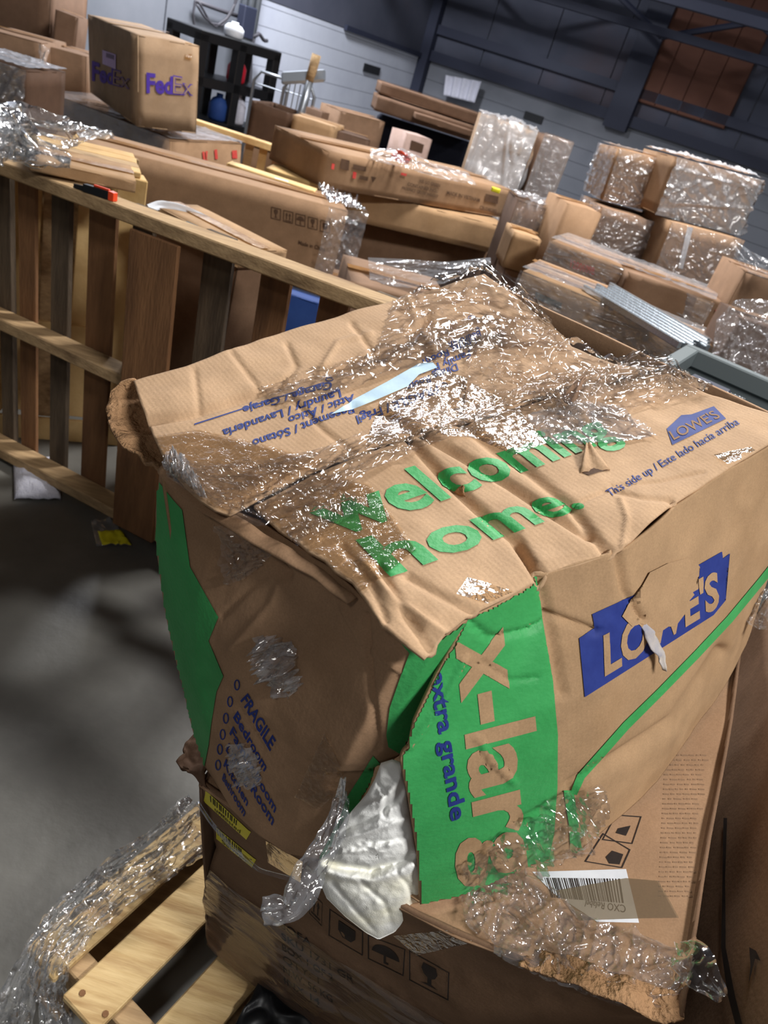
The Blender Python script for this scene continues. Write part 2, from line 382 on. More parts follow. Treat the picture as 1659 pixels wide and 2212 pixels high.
# white block courses of the left wall near the corner, then grey panels
sW = (on_wall((528, 60), CORNER, nL)-CORNER) @ dL
k = 0; z = 0.0
while z < ZP-0.01:
    h = min(0.2, ZP-z); m = MB()
    m.obox(CORNER+dL*0.0+UPV*z, dL*sW, nL*0.03, UPV*(h-0.005)); m.build('block_course', M['wall_white'], wl)
    m = MB(); m.obox(CORNER+UPV*z, dR*12.9, nR*0.03, UPV*(h-0.005)); m.build('block_course', M['wall_grey'], wr)
    z += 0.2
m = MB(); m.obox(CORNER+UPV*ZP, dL*sW, nL*0.035, UPV*(ZC-ZP)); m.build('upper_panel', M['wall_dark'], wl)
s = sW; first = True
while s < 18.5:
    wd = 1.22; m = MB(); m.obox(CORNER+dL*(s+0.01), dL*(wd-0.02), nL*0.03, UPV*ZC); m.build('panel', M['wall_grey'], wl); s += wd
s = 0.0
while s < 12.5:
    m = MB(); m.obox(CORNER+dR*(s+0.008)+UPV*ZP, dR*(0.98-0.016), nR*0.03, UPV*(ZC-ZP)); m.build('panel', M['wall_dark'], wr); s += 0.98
# girts and columns of the back wall
def trim(i, o, a, b, c, mat=None):
    m = MB(); m.obox(o, a, b, c); t = m.build('trim_%d' % i, mat or M['steel_dark']); t['kind'] = 'structure'; return t
trim(1, CORNER+nL*0.02+nR*0.02, dR*0.16, nR*0.16, UPV*ZC)
sc = (on_wall((1325, 280), CORNER, nR)-CORNER) @ dR
trim(2, CORNER+dR*(sc-0.14)+UPV*(ZP-0.1), dR*0.34, nR*0.16, UPV*(ZC-ZP+0.1))
trim(3, CORNER+UPV*(ZP-0.02)+nR*0.03, dR*12.5, nR*0.07, UPV*0.14)
trim(4, CORNER+UPV*(ZP+0.34)+nR*0.03, dR*12.5, nR*0.07, UPV*0.12)
trim(5, CORNER+UPV*(ZP-0.02)+nL*0.03, dL*sW*0.55, nL*0.05, UPV*0.06)
q0 = on_wall((1360, 235), CORNER, nR); q1 = on_wall((1560, 290), CORNER, nR)
sa = (q0-CORNER) @ dR; sb = (q1-CORNER) @ dR; zb = q0[2]
t = trim(6, CORNER+dR*sa+UPV*(ZP+0.30)+nR*0.031, dR*(sb-sa), nR*0.05, UPV*1.45, M['rust'])
t.name = 'window_1'
for i in range(4):
    m = MB(); wdt = (sb-sa)/4; m.obox(CORNER+dR*(sa+wdt*i+0.006)+UPV*(ZP+0.31)+nR*0.08, dR*(wdt-0.012), nR*0.02, UPV*1.43); m.build('board', M['rust'], t)
# roof trusses
def truss(i, off, z0, hh):
    m = MB(); o = CORNER+nR*off
    for zz in (z0, z0+hh): m.obox(o+UPV*zz-dR*0.5, dR*13.5, nR*0.1, UPV*0.09)
    t = m.build('trim_%d' % i, M['steel_dark']); t['kind'] = 'structure'
    s = -0.4; up = True
    while s < 12.5:
        a = o+dR*s+UPV*(z0 if up else z0+hh); b = o+dR*(s+1.0)+UPV*(z0+hh if up else z0)
        m = MB(); m.tube([a, b], 0.035, 6); m.build('web_bar', M['steel_dark'], t); s += 1.0; up = not up
truss(7, 0.9, 2.85, 0.4); truss(8, 2.6, 2.95, 0.45)
# small dark vents and stains in the wall
for px, wd in (((800, 158), 0.42), ((1150, 262), 0.30)):
    w0, nn, dd = (CORNER, nL, dL) if px[0] < 905 else (CORNER, nR, dR)
    q = on_wall(px, w0+nn*0.035, nn); m = MB(); m.obox(q-dd*wd/2, dd*wd, nn*0.02, UPV*0.1); v = m.build('wall_vent', M['black'])
    tag(v, 'small black slot vent low on the white block wall' if px[0] < 905 else 'small black slot vent on the grey wall behind wrapped boxes', 'vent')

# ------------------------------------------------------------------ axes of the crushed moving box
def cdir(v):
    return unit(CR*(v[0]-CX)-CU*(v[1]-CY)+Fv*FPX)
d2 = cdir((3400, -80)); d3 = -cdir((-865, -300)); d3 = unit(d3-d2*(d2 @ d3)); nT = np.cross(d2, d3); nT = nT if nT[2] > 0 else -nT
B0 = CAM+ray(920, 1420)*0.70; HB = 0.4375; S0 = B0-nT*HB
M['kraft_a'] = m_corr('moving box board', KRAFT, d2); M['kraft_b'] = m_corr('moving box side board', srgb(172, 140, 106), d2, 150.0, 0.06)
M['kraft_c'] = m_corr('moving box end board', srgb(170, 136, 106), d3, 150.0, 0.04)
def tp(pts): return np.array([onplane(p[0], p[1], B0+nT*(p[2] if len(p) > 2 else 0.0), nT) for p in pts])
def sp(pts): return np.array([onplane(p[0], p[1], S0+nT*(p[2] if len(p) > 2 else 0.0), nT) for p in pts])

# ------------------------------------------------------------------ pallet on the floor under the big box (level)
def pallet_board(parent, o, ax, ay, az, mat, name='board', bevel=0.003, jag=0.004):
    r = lambda: rng.uniform(-jag, jag)
    o = np.asarray(o); c = [o, o+ax, o+ax+ay, o+ay]; c = [q+unit(ax)*r()+unit(ay)*r() for q in c]
    m = MB(); m.hexa(c+[q+az for q in c]); return m.build(name, mat, parent, bevel=bevel)
pe = atz(60, 2046, 0.14); ang = math.radians(65.6); pl = np.array([math.cos(ang), math.sin(ang), 0]); pw = np.array([math.sin(ang), -math.cos(ang), 0])
fp = thing('pallet', 'pale pine pallet lying flat on the floor under the sofa carton', 'pallet', (pe[0], pe[1], 0))
def pw_of(px): return (atz(px[0], px[1], 0.14)-pe) @ pw
edges = [(0.0, 0.082), (pw_of((145, 2141)), pw_of((207, 2212))+0.012), (pw_of((330, 2212)), pw_of((330, 2212))+0.1)]
x = edges[-1][1]+0.045
while x < 0.64: edges.append((x, min(x+0.09, 0.72))); x += 0.135
for i, (a, b) in enumerate(edges):
    pallet_board(fp, pe+pw*a+UPV*(-0.018)+pl*(-0.006*(i % 2)), pl*1.18, pw*(b-a), UPV*0.018, M['wood_deck'])
for s0 in (0.03, 0.56, 1.09):
    pallet_board(fp, pe+pl*s0+UPV*(-0.018-0.09), pw*0.72, pl*0.042, UPV*0.09, M['wood_mid'], 'stringer')
for a in (0.0, 0.3, 0.62):
    pallet_board(fp, pe+pw*a+UPV*(-0.14), pl*1.18, pw*0.1, UPV*0.016, M['wood_mid'])
for px in ((178, 2145), (228, 2190), (350, 1876)):
    q = atz(px[0], px[1], 0.1415); MB().tube([q-UPV*0.001, q+UPV*0.0006], 0.006, 8).build('knot', M['wood_brown'], fp)

# ------------------------------------------------------------------ the sofa carton
so = thing('sofa_carton', 'wide brown sofa carton wrapped in film beneath the crushed moving box', 'carton', atz(447, 2035, 0.14))
TL = sp([(428, 1690)])[0]; TM = sp([(992, 2022)])[0]; TR = sp([(1478, 2196)])[0]; TRF = sp([(1606, 1395)])[0]
tback = TL+(TRF-TR)*1.02
front_top = np.array([TL, 0.5*(TL+TM)+np.array([0, -0.012, 0]), TM, 0.5*(TM+TR)+np.array([0, -0.004, 0]), TR])
top = coons(np.array([tback, TRF]), front_top, np.array([tback, TL]), np.array([TRF, TR]), 60, 44)
top = top+nT*(nz(top, 9, 0.005, 3.0)-0.007)[..., None]
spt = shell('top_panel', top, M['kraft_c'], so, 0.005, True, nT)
bl = atz(447, 2040, 0.142); bm_ = atz(600, 2168, 0.142); br = bm_+(bm_-bl)*1.9; br[2] = 0.142
left_e = np.array([TL, TL*0.66+bl*0.34+np.array([0.02, 0.015, 0]), TL*0.33+bl*0.67+np.array([-0.004, 0, 0]), bl])
right_e = np.array([TR, br])
front = coons(front_top, np.array([bl, bm_, br]), left_e, right_e, 70, 44)
fn = unit(np.cross(br-bl, UPV)); fn = fn if fn[1] < 0 else -fn
front = front+fn*(nz(front, 7, 0.008, 9.0)+nz(front, 22, 0.003, 4.0, True))[..., None]
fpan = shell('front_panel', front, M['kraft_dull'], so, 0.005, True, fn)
bb = tback.copy(); bb[2] = 0.142; bb[:2] += (bl-TL)[:2]*0.3; bbr = TRF.copy(); bbr[2] = 0.142
def quad_panel(name, a, b, c, d, mat, par, toward, nu=12, nv=8, amp=0.004):
    # a flat board panel between four corners
    P = coons(np.array([a, b]), np.array([d, c]), np.array([a, d]), np.array([b, c]), nu, nv)
    P = P+np.asarray(toward)*nz(P, 6, amp, 5.0)[..., None]
    shell(name, P, mat, par, 0.005, True, np.asarray(toward)); return P
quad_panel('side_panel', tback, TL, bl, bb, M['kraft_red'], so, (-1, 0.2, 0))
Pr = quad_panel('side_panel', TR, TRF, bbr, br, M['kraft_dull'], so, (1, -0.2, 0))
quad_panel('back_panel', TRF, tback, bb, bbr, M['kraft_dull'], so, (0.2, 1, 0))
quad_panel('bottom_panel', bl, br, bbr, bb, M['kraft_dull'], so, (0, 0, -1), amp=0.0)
bs = bvh_of(top, front)
# prints of the carton
def icon_frame(px4, wd):
    # outline of a quad as four strips
    p = [np.array(q, float) for q in px4]; c = sum(p)/4; out = []
    inn = [q+(c-q)*wd for q in p]
    for i in range(4):
        j = (i+1) % 4; out.append([tuple(p[i]), tuple(p[j]), tuple(inn[j]), tuple(inn[i])])
    return out
def glass(px4):
    f = homog(px4)
    return [[f(x, y) for x, y in [(0.34, 0.86), (0.66, 0.86), (0.70, 0.66), (0.64, 0.5), (0.55, 0.43), (0.55, 0.22), (0.72, 0.16), (0.28, 0.16), (0.45, 0.22), (0.45, 0.43), (0.36, 0.5), (0.30, 0.66)]]]
def arrows(px4):
    f = homog(px4); o = []
    for c in (0.34, 0.66): o.append([f(x, y) for x, y in [(c-0.04, 0.25), (c+0.04, 0.25), (c+0.04, 0.6), (c+0.12, 0.6), (c, 0.85), (c-0.12, 0.6), (c-0.04, 0.6)]])
    o.append([f(x, y) for x, y in [(0.15, 0.12), (0.85, 0.12), (0.85, 0.18), (0.15, 0.18)]]); return o
def umbrella(px4):
    f = homog(px4)
    pts = [(0.5+0.38*math.cos(t), 0.45+0.38*math.sin(t)) for t in np.linspace(0, math.pi, 9)]
    return [[f(x, y) for x, y in pts], [f(x, y) for x, y in [(0.47, 0.45), (0.47, 0.14), (0.6, 0.14), (0.6, 0.2), (0.53, 0.2), (0.53, 0.45)]]]
def cup(px4):
    f = homog(px4)
    return [[f(x, y) for x, y in [(0.25, 0.8), (0.75, 0.8), (0.75, 0.45), (0.62, 0.25), (0.38, 0.25), (0.25, 0.45)]]]
Q1 = [(884, 2051), (971, 2100), (969, 2161), (884, 2116)]; Q2 = [(795, 2018), (876, 2050), (872, 2108), (795, 2070)]; Q3 = [(672, 1925), (697, 1950), (695, 2000), (668, 1972)]; Q4 = [(712, 1962), (785, 2012), (784, 2064), (710, 2020)]
for Q, g in ((Q1, glass), (Q2, umbrella), (Q3, arrows), (Q4, cup)):
    decal_poly('handling_icon', icon_frame(Q, 0.06)+g(Q), bs, M['black_ink'], fpan, 0.0008, 10)
decal_poly('handling_icon', icon_frame([(1262, 1862), (1302, 1800), (1362, 1836), (1344, 1876)], 0.08)+[[(1308, 1852), (1322, 1838), (1346, 1846), (1338, 1868), (1316, 1866)]], bs, M['black_ink'], spt, 0.0008, 10)
decal_poly('handling_icon', icon_frame([(1300, 1815), (1330, 1760), (1386, 1764), (1366, 1824)], 0.08)+[[(1335, 1790), (1362, 1784), (1352, 1806), (1330, 1800)]], bs, M['black_ink'], spt, 0.0008, 10)
rows = []
base = np.array([607, 2003.0]); dr = np.array([0.60, 0.375])
for i, (s, wpx) in enumerate((('SOFA', 78), ('SKU 1731 GR', 185), ('BOX 1 OF 2', 130), ('QTY: 1', 92), ('N.W. 56 KG', 125), ('INX 14', 90))):
    o = base+np.array([1.5, 23.0])*i*1.05; e = o+unit(dr)*wpx; up = np.array([-1.0, -15.0])
    rows.append((s, [tuple(o+up), tuple(e+up), tuple(e), tuple(o)]))
decal_text('carton_lettering', rows, bs, M['black_ink'], fpan, 0.0008, 14, 0.008)
# fine printed table on the top, read from the far side
rows = []; r5 = random.Random(9)
for i in range(30):
    y = 1630+i*10.5; x = 1436-(y-1640)*0.05; xe = x+84-i*0.6
    while x < xe:
        wv = r5.uniform(5, 16); rows.append([(x, y), (x+wv, y+wv*0.06), (x+wv, y+wv*0.06+3), (x, y+3)]); x += wv+r5.uniform(2, 6)
pt_ = decal_poly('printed_table', rows, bs, M['pale_ink'], spt, 0.0006, 20); pt_['kind'] = 'stuff'
# shipping label and tape on the top
lab = decal_poly('shipping_label', [[(1150, 1884), (1352, 1878), (1380, 1994), (1290, 1992), (1195, 1930)]], bs, M['paper'], spt, 0.0010, 14)
bars = []; f = homog([(1176, 1897), (1342, 1899), (1350, 1952), (1190, 1940)]); x = 0.0; r2 = random.Random(3)
while x < 0.98:
    wd = r2.choice((0.007, 0.012, 0.02)); bars.append([f(x, 1), f(x+wd, 1), f(x+wd, 0), f(x, 0)]); x += wd+r2.choice((0.008, 0.014, 0.02))
decal_poly('barcode', bars, bs, M['black_ink'], so, 0.0014, 30)
decal_text('label_lettering', [('CXO Relabel', [(1352, 1974), (1262, 1960), (1266, 1946), (1350, 1956)])], bs, M['black_ink'], so, 0.0014, 30)
decal_poly('packing_tape', [[(1200, 1925), (1352, 1898), (1422, 1904), (1466, 1984), (1385, 1985), (1250, 1990)]], bs, m_film('grey tape', body=0.4, gloss=0.05, rough=0.2, bump=0.1, tint=(0.75, 0.7, 0.62, 1), milk=srgb(150, 134, 112)), so, 0.0018, 16)
# yellow stickers on the front panel
for Q, s in (([(428, 1690), (537, 1792), (533, 1813), (432, 1722)], 'untested'), ([(446, 1768), (548, 1852), (545, 1873), (452, 1798)], 'Salvage')):
    st = decal_poly('yellow_sticker', [[Q[0], Q[1], ((Q[1][0]+6), Q[1][1]+4), Q[2], Q[3]]], bs, M['yellow'], so, 0.0010, 12)
    f = homog(Q); bars = []; x = 0.22
    while x < 0.74: bars.append([f(x, 0.95), f(x+0.02, 0.95), f(x+0.02, 0.5), f(x, 0.5)]); x += r2.choice((0.03, 0.042, 0.05))
    decal_poly('barcode', bars, bs, M['black_ink'], so, 0.0015, 30)
    decal_text('sticker_lettering', [(s, [f(0.3, 0.42), f(0.85, 0.42), f(0.85, 0.1), f(0.3, 0.1)])], bs, M['black_ink'], so, 0.0016, 30)
decal_poly('packing_tape', [[(575, 1815), (655, 1860), (650, 1905), (580, 1862)]], bs, M['tape_brown'], so, 0.0012, 14)
decal_poly('packing_tape', [[(850, 2020), (990, 2005), (1030, 2032), (900, 2062)]], bs, M['tape'], so, 0.0012, 14)

# ------------------------------------------------------------------ the crushed moving box
mo = thing('moving_box', 'crushed brown moving box with green print and taped top in the foreground', 'carton', sp([(800, 1900)])[0])
nearTop = [(548, 1090), (660, 1035), (780, 985), (900, 945), (1000, 915), (1100, 886), (1190, 860), (1300, 836), (1436, 800)]
nearBot = [(918, 1427, -0.006), (965, 1372), (1015, 1330), (1090, 1290), (1155, 1256, -0.004), (1180, 1236, -0.002), (1345, 1184), (1455, 1088), (1580, 1006), (1659, 962), (1742, 922)]
nearL = [(548, 1090), (600, 1140), (640, 1168), (665, 1192), (700, 1212), (722, 1236), (760, 1262), (782, 1292), (806, 1330), (832, 1362), (858, 1384), (882, 1402), (918, 1427, -0.006)]
nearR = [(1436, 800), (1540, 851), (1659, 892), (1742, 922)]
nt_ = coons(tp(nearTop), tp(nearBot), tp(nearL), tp(nearR), 210, 110)
wr_ = nz(nt_, 7, 0.006, 1.3)+nz(nt_, 26, 0.0022, 5.0)
nt_ = nt_+nT*wr_[..., None]
creases = [([(905, 930), (1000, 985), (1100, 1045), (1190, 1105), (1270, 1155)], 9, -0.011), ([(990, 905), (1060, 965), (1140, 1015), (1232, 1090), (1310, 1190)], 10, -0.009),
    ([(885, 945), (960, 1030), (1030, 1095), (1110, 1160), (1165, 1240)], 10, -0.012), ([(1165, 1250), (1140, 1200), (1120, 1170)], 8, -0.008),
    ([(1325, 1060), (1390, 1075), (1450, 1080)], 5, -0.004), ([(1345, 1180), (1355, 1120), (1340, 1080)], 5, 0.004), ([(1255, 1010), (1272, 960)], 5, 0.004),
    ([(1320, 1050), (1430, 1040), (1520, 1020)], 4, -0.0025), ([(1150, 1120), (1240, 1090), (1310, 1060)], 4, -0.003), ([(820, 1225), (880, 1330), (930, 1400)], 9, -0.006),
    ([(780, 1215), (860, 1300), (960, 1372)], 8, 0.005), ([(880, 1245), (960, 1290), (1020, 1320)], 9, -0.005), ([(740, 1180), (800, 1250), (835, 1340)], 7, -0.004),
    ([(1450, 1085), (1480, 1130)], 5, -0.004), ([(1200, 845), (1215, 880), (1260, 900)], 6, 0.007)]
nt_ = crease(nt_, nT, creases)
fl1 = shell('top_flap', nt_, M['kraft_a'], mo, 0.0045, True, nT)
farTop = [(288, 822, 0.010), (400, 790, 0.014), (520, 745, 0.014), (700, 690, 0.012), (850, 645, 0.010), (950, 620, 0.008), (1046, 592, 0.006)]
farBot = [(498, 1114, -0.004), (640, 1040, -0.002), (770, 981, -0.002), (900, 940, -0.002), (1000, 910), (1100, 881), (1190, 855), (1300, 830), (1432, 795)]
farL = [(288, 822, 0.010), (302, 866, 0.006), (318, 905), (330, 938), (350, 980), (370, 1012), (400, 1050), (432, 1082), (465, 1103), (498, 1114, -0.004)]
farR = [(1046, 592, 0.006), (1110, 640), (1180, 700), (1235, 752), (1330, 782), (1432, 795)]
ft_ = coons(tp(farTop), tp(farBot), tp(farL), tp(farR), 200, 90)
ft_ = ft_+nT*(nz(ft_, 8, 0.006, 8.3)+nz(ft_, 24, 0.002, 2.0))[..., None]
foldline = [(322, 908), (417, 892), (537, 855), (634, 816), (725, 799), (875, 744), (923, 690)]
ft_ = crease(ft_, nT, [(foldline, 9, -0.010), ([(690, 805), (730, 740), (800, 720)], 6, 0.004), ([(620, 745), (640, 790), (600, 840)], 6, -0.004), ([(500, 760), (560, 840)], 6, -0.003), ([(760, 700), (830, 790)], 6, -0.004),
    ([(760, 880), (840, 900), (900, 935)], 8, -0.008), ([(630, 860), (700, 930), (760, 975)], 6, -0.004), ([(700, 870), (800, 800), (920, 740)], 6, 0.003), ([(880, 640), (900, 700), (940, 760)], 8, 0.005), ([(420, 800), (430, 880)], 6, -0.003)])
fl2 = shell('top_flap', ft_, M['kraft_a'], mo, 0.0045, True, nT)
# the side towards the camera's left, bulged and in shade
lfTop = tp([(345, 1012, -0.016), (430, 1062, -0.018), (500, 1105, -0.018), (560, 1130, -0.018), (640, 1182, -0.016), (720, 1230, -0.016), (790, 1300, -0.015), (880, 1392, -0.013), (950, 1380, -0.008), (1008, 1338, -0.006)])
lfBot = sp([(440, 1655, 0.004), (500, 1750, 0.004), (560, 1806, 0.004), (620, 1846, 0.004), (697, 1864, 0.004)])
def between(top, bot, dirv, pxs):
    pn = unit(np.cross(bot-top, dirv)); return np.array([onplane(x, y, top, pn) for x, y in pxs])
lfL = np.r_[[lfTop[0]], between(lfTop[0], lfBot[0], d3, [(335, 1110), (336, 1200), (350, 1300), (370, 1385), (402, 1500)]), [lfBot[0]]]
lfR = np.r_[[lfTop[-1]], between(lfTop[-1], lfBot[-1], d3, [(960, 1440), (900, 1560), (866, 1630), (840, 1648), (812, 1648), (800, 1695), (745, 1792)]), [lfBot[-1]]]
lf = coons(lfTop, lfBot, lfL, lfR, 130, 150)
uu = np.linspace(0, 1, 130)[None, :]; vv = np.linspace(0, 1, 150)[:, None]
lf = lf-d2*(0.035*np.sin(math.pi*uu)**0.8*np.sin(math.pi*np.clip(vv, 0, 1)**0.9)*(1-0.6*uu))[..., None]
lf = lf-d2*(nz(lf, 6, 0.006, 2.2)+nz(lf, 20, 0.0015, 4.4))[..., None]
lf = crease(lf, -d2, [([(620, 1220), (590, 1300), (500, 1400)], 8, 0.004), ([(600, 1225), (540, 1270), (480, 1330)], 6, -0.004), ([(790, 1330), (800, 1480), (815, 1620)], 6, -0.007), ([(740, 1310), (790, 1400), (870, 1450)], 6, 0.004), ([(600, 1215), (612, 1240)], 14, -0.015)])
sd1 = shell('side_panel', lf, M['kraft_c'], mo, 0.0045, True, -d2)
# the long side with the logo
rfTop = tp([(1008, 1338, -0.006), (1080, 1300, -0.005), (1155, 1262, -0.006), (1182, 1242, -0.004), (1345, 1190, -0.004), (1455, 1094, -0.004), (1580, 1010, -0.004), (1659, 966, -0.004), (1742, 926, -0.004)])
rfBot = sp([(908, 1955, 0.004), (990, 1936, 0.004), (1130, 1882, 0.004), (1262, 1836, 0.004), (1420, 1690, 0.004), (1540, 1520, 0.004), (1608, 1392, 0.004)])
rfL = np.r_[[rfTop[0]], between(rfTop[0], rfBot[0], d2, [(960, 1440), (900, 1560), (868, 1645), (880, 1720), (897, 1830)]), [rfBot[0]]]
rfR = np.r_[[rfTop[-1]], between(rfTop[-1], rfBot[-1], d2, [(1720, 1050), (1690, 1180), (1640, 1310)]), [rfBot[-1]]]
rf = coons(rfTop, rfBot, rfL, rfR, 150, 150)
uu = np.linspace(0, 1, 150)[None, :]; vv = np.linspace(0, 1, 150)[:, None]
rf = rf+d3*(0.022*np.sin(math.pi*uu)*np.sin(math.pi*vv**1.25))[..., None]
rf = rf+d3*(nz(rf, 6, 0.006, 6.2)+nz(rf, 24, 0.0015, 1.4))[..., None]
rf = crease(rf, d3, [([(1165, 1255), (1185, 1330), (1200, 1420), (1215, 1500)], 9, -0.008), ([(1335, 1195), (1350, 1280), (1385, 1340)], 9, -0.009), ([(1190, 1330), (1235, 1345), (1290, 1365)], 7, -0.007),
    ([(1240, 1700), (1340, 1640), (1460, 1560), (1560, 1410)], 15, -0.012), ([(1130, 1780), (1240, 1720)], 14, -0.010), ([(1010, 1340), (1060, 1380), (1150, 1360), (1180, 1340)], 7, -0.006),
    ([(1030, 1590), (1060, 1640), (1110, 1690)], 5, 0.004), ([(1000, 1420), (960, 1500), (880, 1610)], 7, 0.006), ([(1040, 1430), (1100, 1470), (1160, 1465)], 6, -0.003), ([(1340, 1790), (1420, 1720), (1500, 1600)], 12, 0.008)])
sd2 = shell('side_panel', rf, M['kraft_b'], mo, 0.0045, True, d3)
# far sides and the bottom
cA = lfL; fr = np.array([rfTop[-1], rfBot[-1]])
bk_t0 = lfTop[0]; bk_t1 = tp([(1042, 600, -0.01)])[0]; bk_b0 = lfBot[0]; bk_b1 = bk_t1-nT*HB*0.96
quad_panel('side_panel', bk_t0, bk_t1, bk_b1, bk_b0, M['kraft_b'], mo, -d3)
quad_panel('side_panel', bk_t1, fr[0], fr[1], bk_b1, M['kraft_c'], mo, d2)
quad_panel('bottom_panel', bk_b0+nT*0.008, sp([(905, 1950, 0.008)])[0], fr[1]+nT*0.008, bk_b1+nT*0.008, M['kraft_b'], mo, -nT, amp=0)
# folded inner flap seen as a lip between the top flaps and the shaded side
lipT = tp([(352, 1004, -0.010), (432, 1074, -0.012), (505, 1108, -0.012), (600, 1168, -0.012), (700, 1232, -0.012), (770, 1290, -0.012)])
lipB = tp([(362, 1030, -0.022), (432, 1094, -0.024), (510, 1150, -0.026), (600, 1206, -0.026), (690, 1252, -0.026), (762, 1302, -0.024)])
lip = coons(lipT, lipB, np.array([lipT[0], lipB[0]]), np.array([lipT[-1], lipB[-1]]), 60, 8)
v8 = np.linspace(0, 1, 8)[:, None]
lip = lip+(-d2*0.010*np.sin(math.pi*v8)[..., None])+nT*nz(lip, 30, 0.004, 3.0)[..., None]
shell('inner_flap', lip, M['kraft_c'], mo, 0.004, True, -d2)
# crumpled corner of the back flap
cO = tp([(292, 824, 0.006), (262, 836, 0.0), (240, 852, -0.006), (228, 884, -0.014), (238, 920, -0.02), (250, 948, -0.024), (266, 970, -0.03), (300, 978, -0.03), (332, 1006, -0.024), (352, 1020, -0.02)])
cI = tp([(296, 836, 0.000), (300, 862, -0.006), (306, 882, -0.010), (314, 905, -0.012), (322, 925, -0.012), (332, 945, -0.012), (340, 962, -0.012), (350, 985, -0.012), (358, 1002, -0.012), (364, 1014, -0.014)])
cr_ = coons(cO, cI, np.array([cO[0], cI[0]]), np.array([cO[-1], cI[-1]]), 60, 12)
v12 = np.linspace(0, 1, 12)[:, None]
cr_ = cr_+(-nT+d2)[None, None]*(0.020*np.sin(math.pi*v12**1.3)[..., None])+nT*(nz(cr_, 35, 0.010, 1.0)+nz(cr_, 90, 0.004, 5.0)+nz(cr_, 25, 0.006, 7.0, True))[..., None]
shell('crumpled_corner', cr_, M['edge'], mo, 0.004, True, nT)
# torn lifted bits of board
def curl(name, pts, base, lift, mat):
    # a little torn tongue: base edge px pair on the surface, tip lifted
    (a, b), tip = pts
    A = hit(bt, *a, 0.0005); Bq = hit(bt, *b, 0.0005); T0 = hit(bt, *tip, 0.0)
    if A is None or Bq is None or T0 is None: return
    u = np.linspace(0, 1, 9); v = np.linspace(0, 1, 7); P = np.zeros((7, 9, 3))
    for j, vj in enumerate(v):
        l = A+(T0-A)*vj*0.9; r = Bq+(T0-Bq)*vj*0.9
        for i, ui in enumerate(u): P[j, i] = l+(r-l)*ui+nT*(lift*math.sin(vj*1.7)+0.002*math.sin(9*ui+3*vj))
    shell(name, P, mat, mo, 0.002, True, nT)
bt = bvh_of(nt_, ft_, rf, lf)
btop = bvh_of(nt_, ft_); brf = bvh_of(rf); blf = bvh_of(lf); bsd = bvh_of(rf, lf)
curl('torn_tongue', (((1252, 1022), (1318, 1016)), (1268, 962)), None, 0.008, M['kraft_a'])
curl('torn_tongue', (((1205, 868), (1232, 900)), (1262, 832)), None, 0.018, M['kraft_dull'])
curl('torn_tongue', (((980, 1066), (1005, 1074)), (1000, 1058)), None, 0.006, M['edge'])
decal_poly('tear_hole', [[(1258, 1022), (1276, 1010), (1300, 1010), (1318, 1016), (1296, 1020), (1272, 1028)]], btop, M['kraft_dark'], mo, 0.0009, 12)
# ---- printing
green_rf = [(1158, 1240), (1170, 1339), (1193, 1472), (1204, 1586), (1203, 1700), (1196, 1800), (1182, 1868), (1130, 1900), (990, 1960), (890, 1990), (860, 1800), (840, 1640), (900, 1540), (960, 1430), (1000, 1320), (1080, 1270)]
decal_poly('green_band', [green_rf], brf, M['green'], sd2, 0.0013, 5)
decal_poly('green_band', [[(320, 1000), (346, 1042), (376, 1080), (395, 1101), (412, 1224), (473, 1333), (452, 1384), (484, 1460), (469, 1494), (458, 1561), (452, 1610), (440, 1670), (320, 1400)]], blf, M['green'], sd1, 0.0013, 5)
decal_poly('green_band', [[(862, 1380), (1020, 1310), (990, 1400), (885, 1640), (838, 1612), (834, 1590), (842, 1527), (865, 1460), (884, 1410)]], blf, M['green'], sd1, 0.0013, 5)
decal_poly('green_band', [[(806, 1631), (830, 1660), (805, 1710), (750, 1800), (700, 1870), (690, 1850), (735, 1762), (748, 1722)]], blf, M['green'], sd1, 0.0013, 5)
decal_poly('green_line', [[(1232, 1712), (1246, 1672), (1345, 1560), (1420, 1487), (1500, 1405), (1570, 1330), (1640, 1246), (1700, 1170), (1712, 1182), (1650, 1258), (1580, 1343), (1508, 1420), (1430, 1500), (1356, 1574), (1262, 1680), (1246, 1716)]], brf, M['green'], sd2, 0.0013, 6)
decal_poly('green_line', [[(1216, 1706), (1238, 1706), (1246, 1760), (1258, 1848), (1232, 1852), (1228, 1780)]], brf, M['green'], sd2, 0.0013, 6)
decal_text('box_lettering', [('welcoming', [(640, 1082), (1266, 893), (1336, 945), (722, 1162)]), ('home.', [(766, 1166), (1196, 1046), (1264, 1094), (842, 1244)])], btop, M['green'], fl1, 0.0012, 5, 0.028)
decal_text('box_lettering', [('This side up / Este lado hacia arriba', [(1306, 1060), (1586, 902), (1598, 916), (1318, 1074)])], btop, M['navy2'], fl1, 0.0008, 9, 0.008)
house = [(0, 0), (1, 0), (1, 0.62), (0.94, 0.62), (0.93, 0.82), (0.58, 0.84), (0.48, 1.0), (0.10, 0.66), (0.09, 0.60), (0, 0.58)]
f = homog([(1408, 928), (1534, 868), (1568, 905), (1452, 962)])
decal_poly('logo_panel', [[f(0.0, 0), f(1, 0), f(0.99, 0.75), f(0.62, 0.85), f(0.5, 1.0), f(0.16, 0.75)]], btop, M['navy2'], fl1, 0.0008, 9)
decal_text('logo_lettering', [("LOWE'S", [f(0.14, 0.62), f(0.92, 0.62), f(0.95, 0.16), f(0.08, 0.16)])], btop, M['kraft'], fl1, 0.0014, 9, 0.01)
ftx = lambda s, q: (s, q)
rowsB = [('Garage / Garaje', [(524, 909), (690, 850), (684, 836), (518, 895)])]
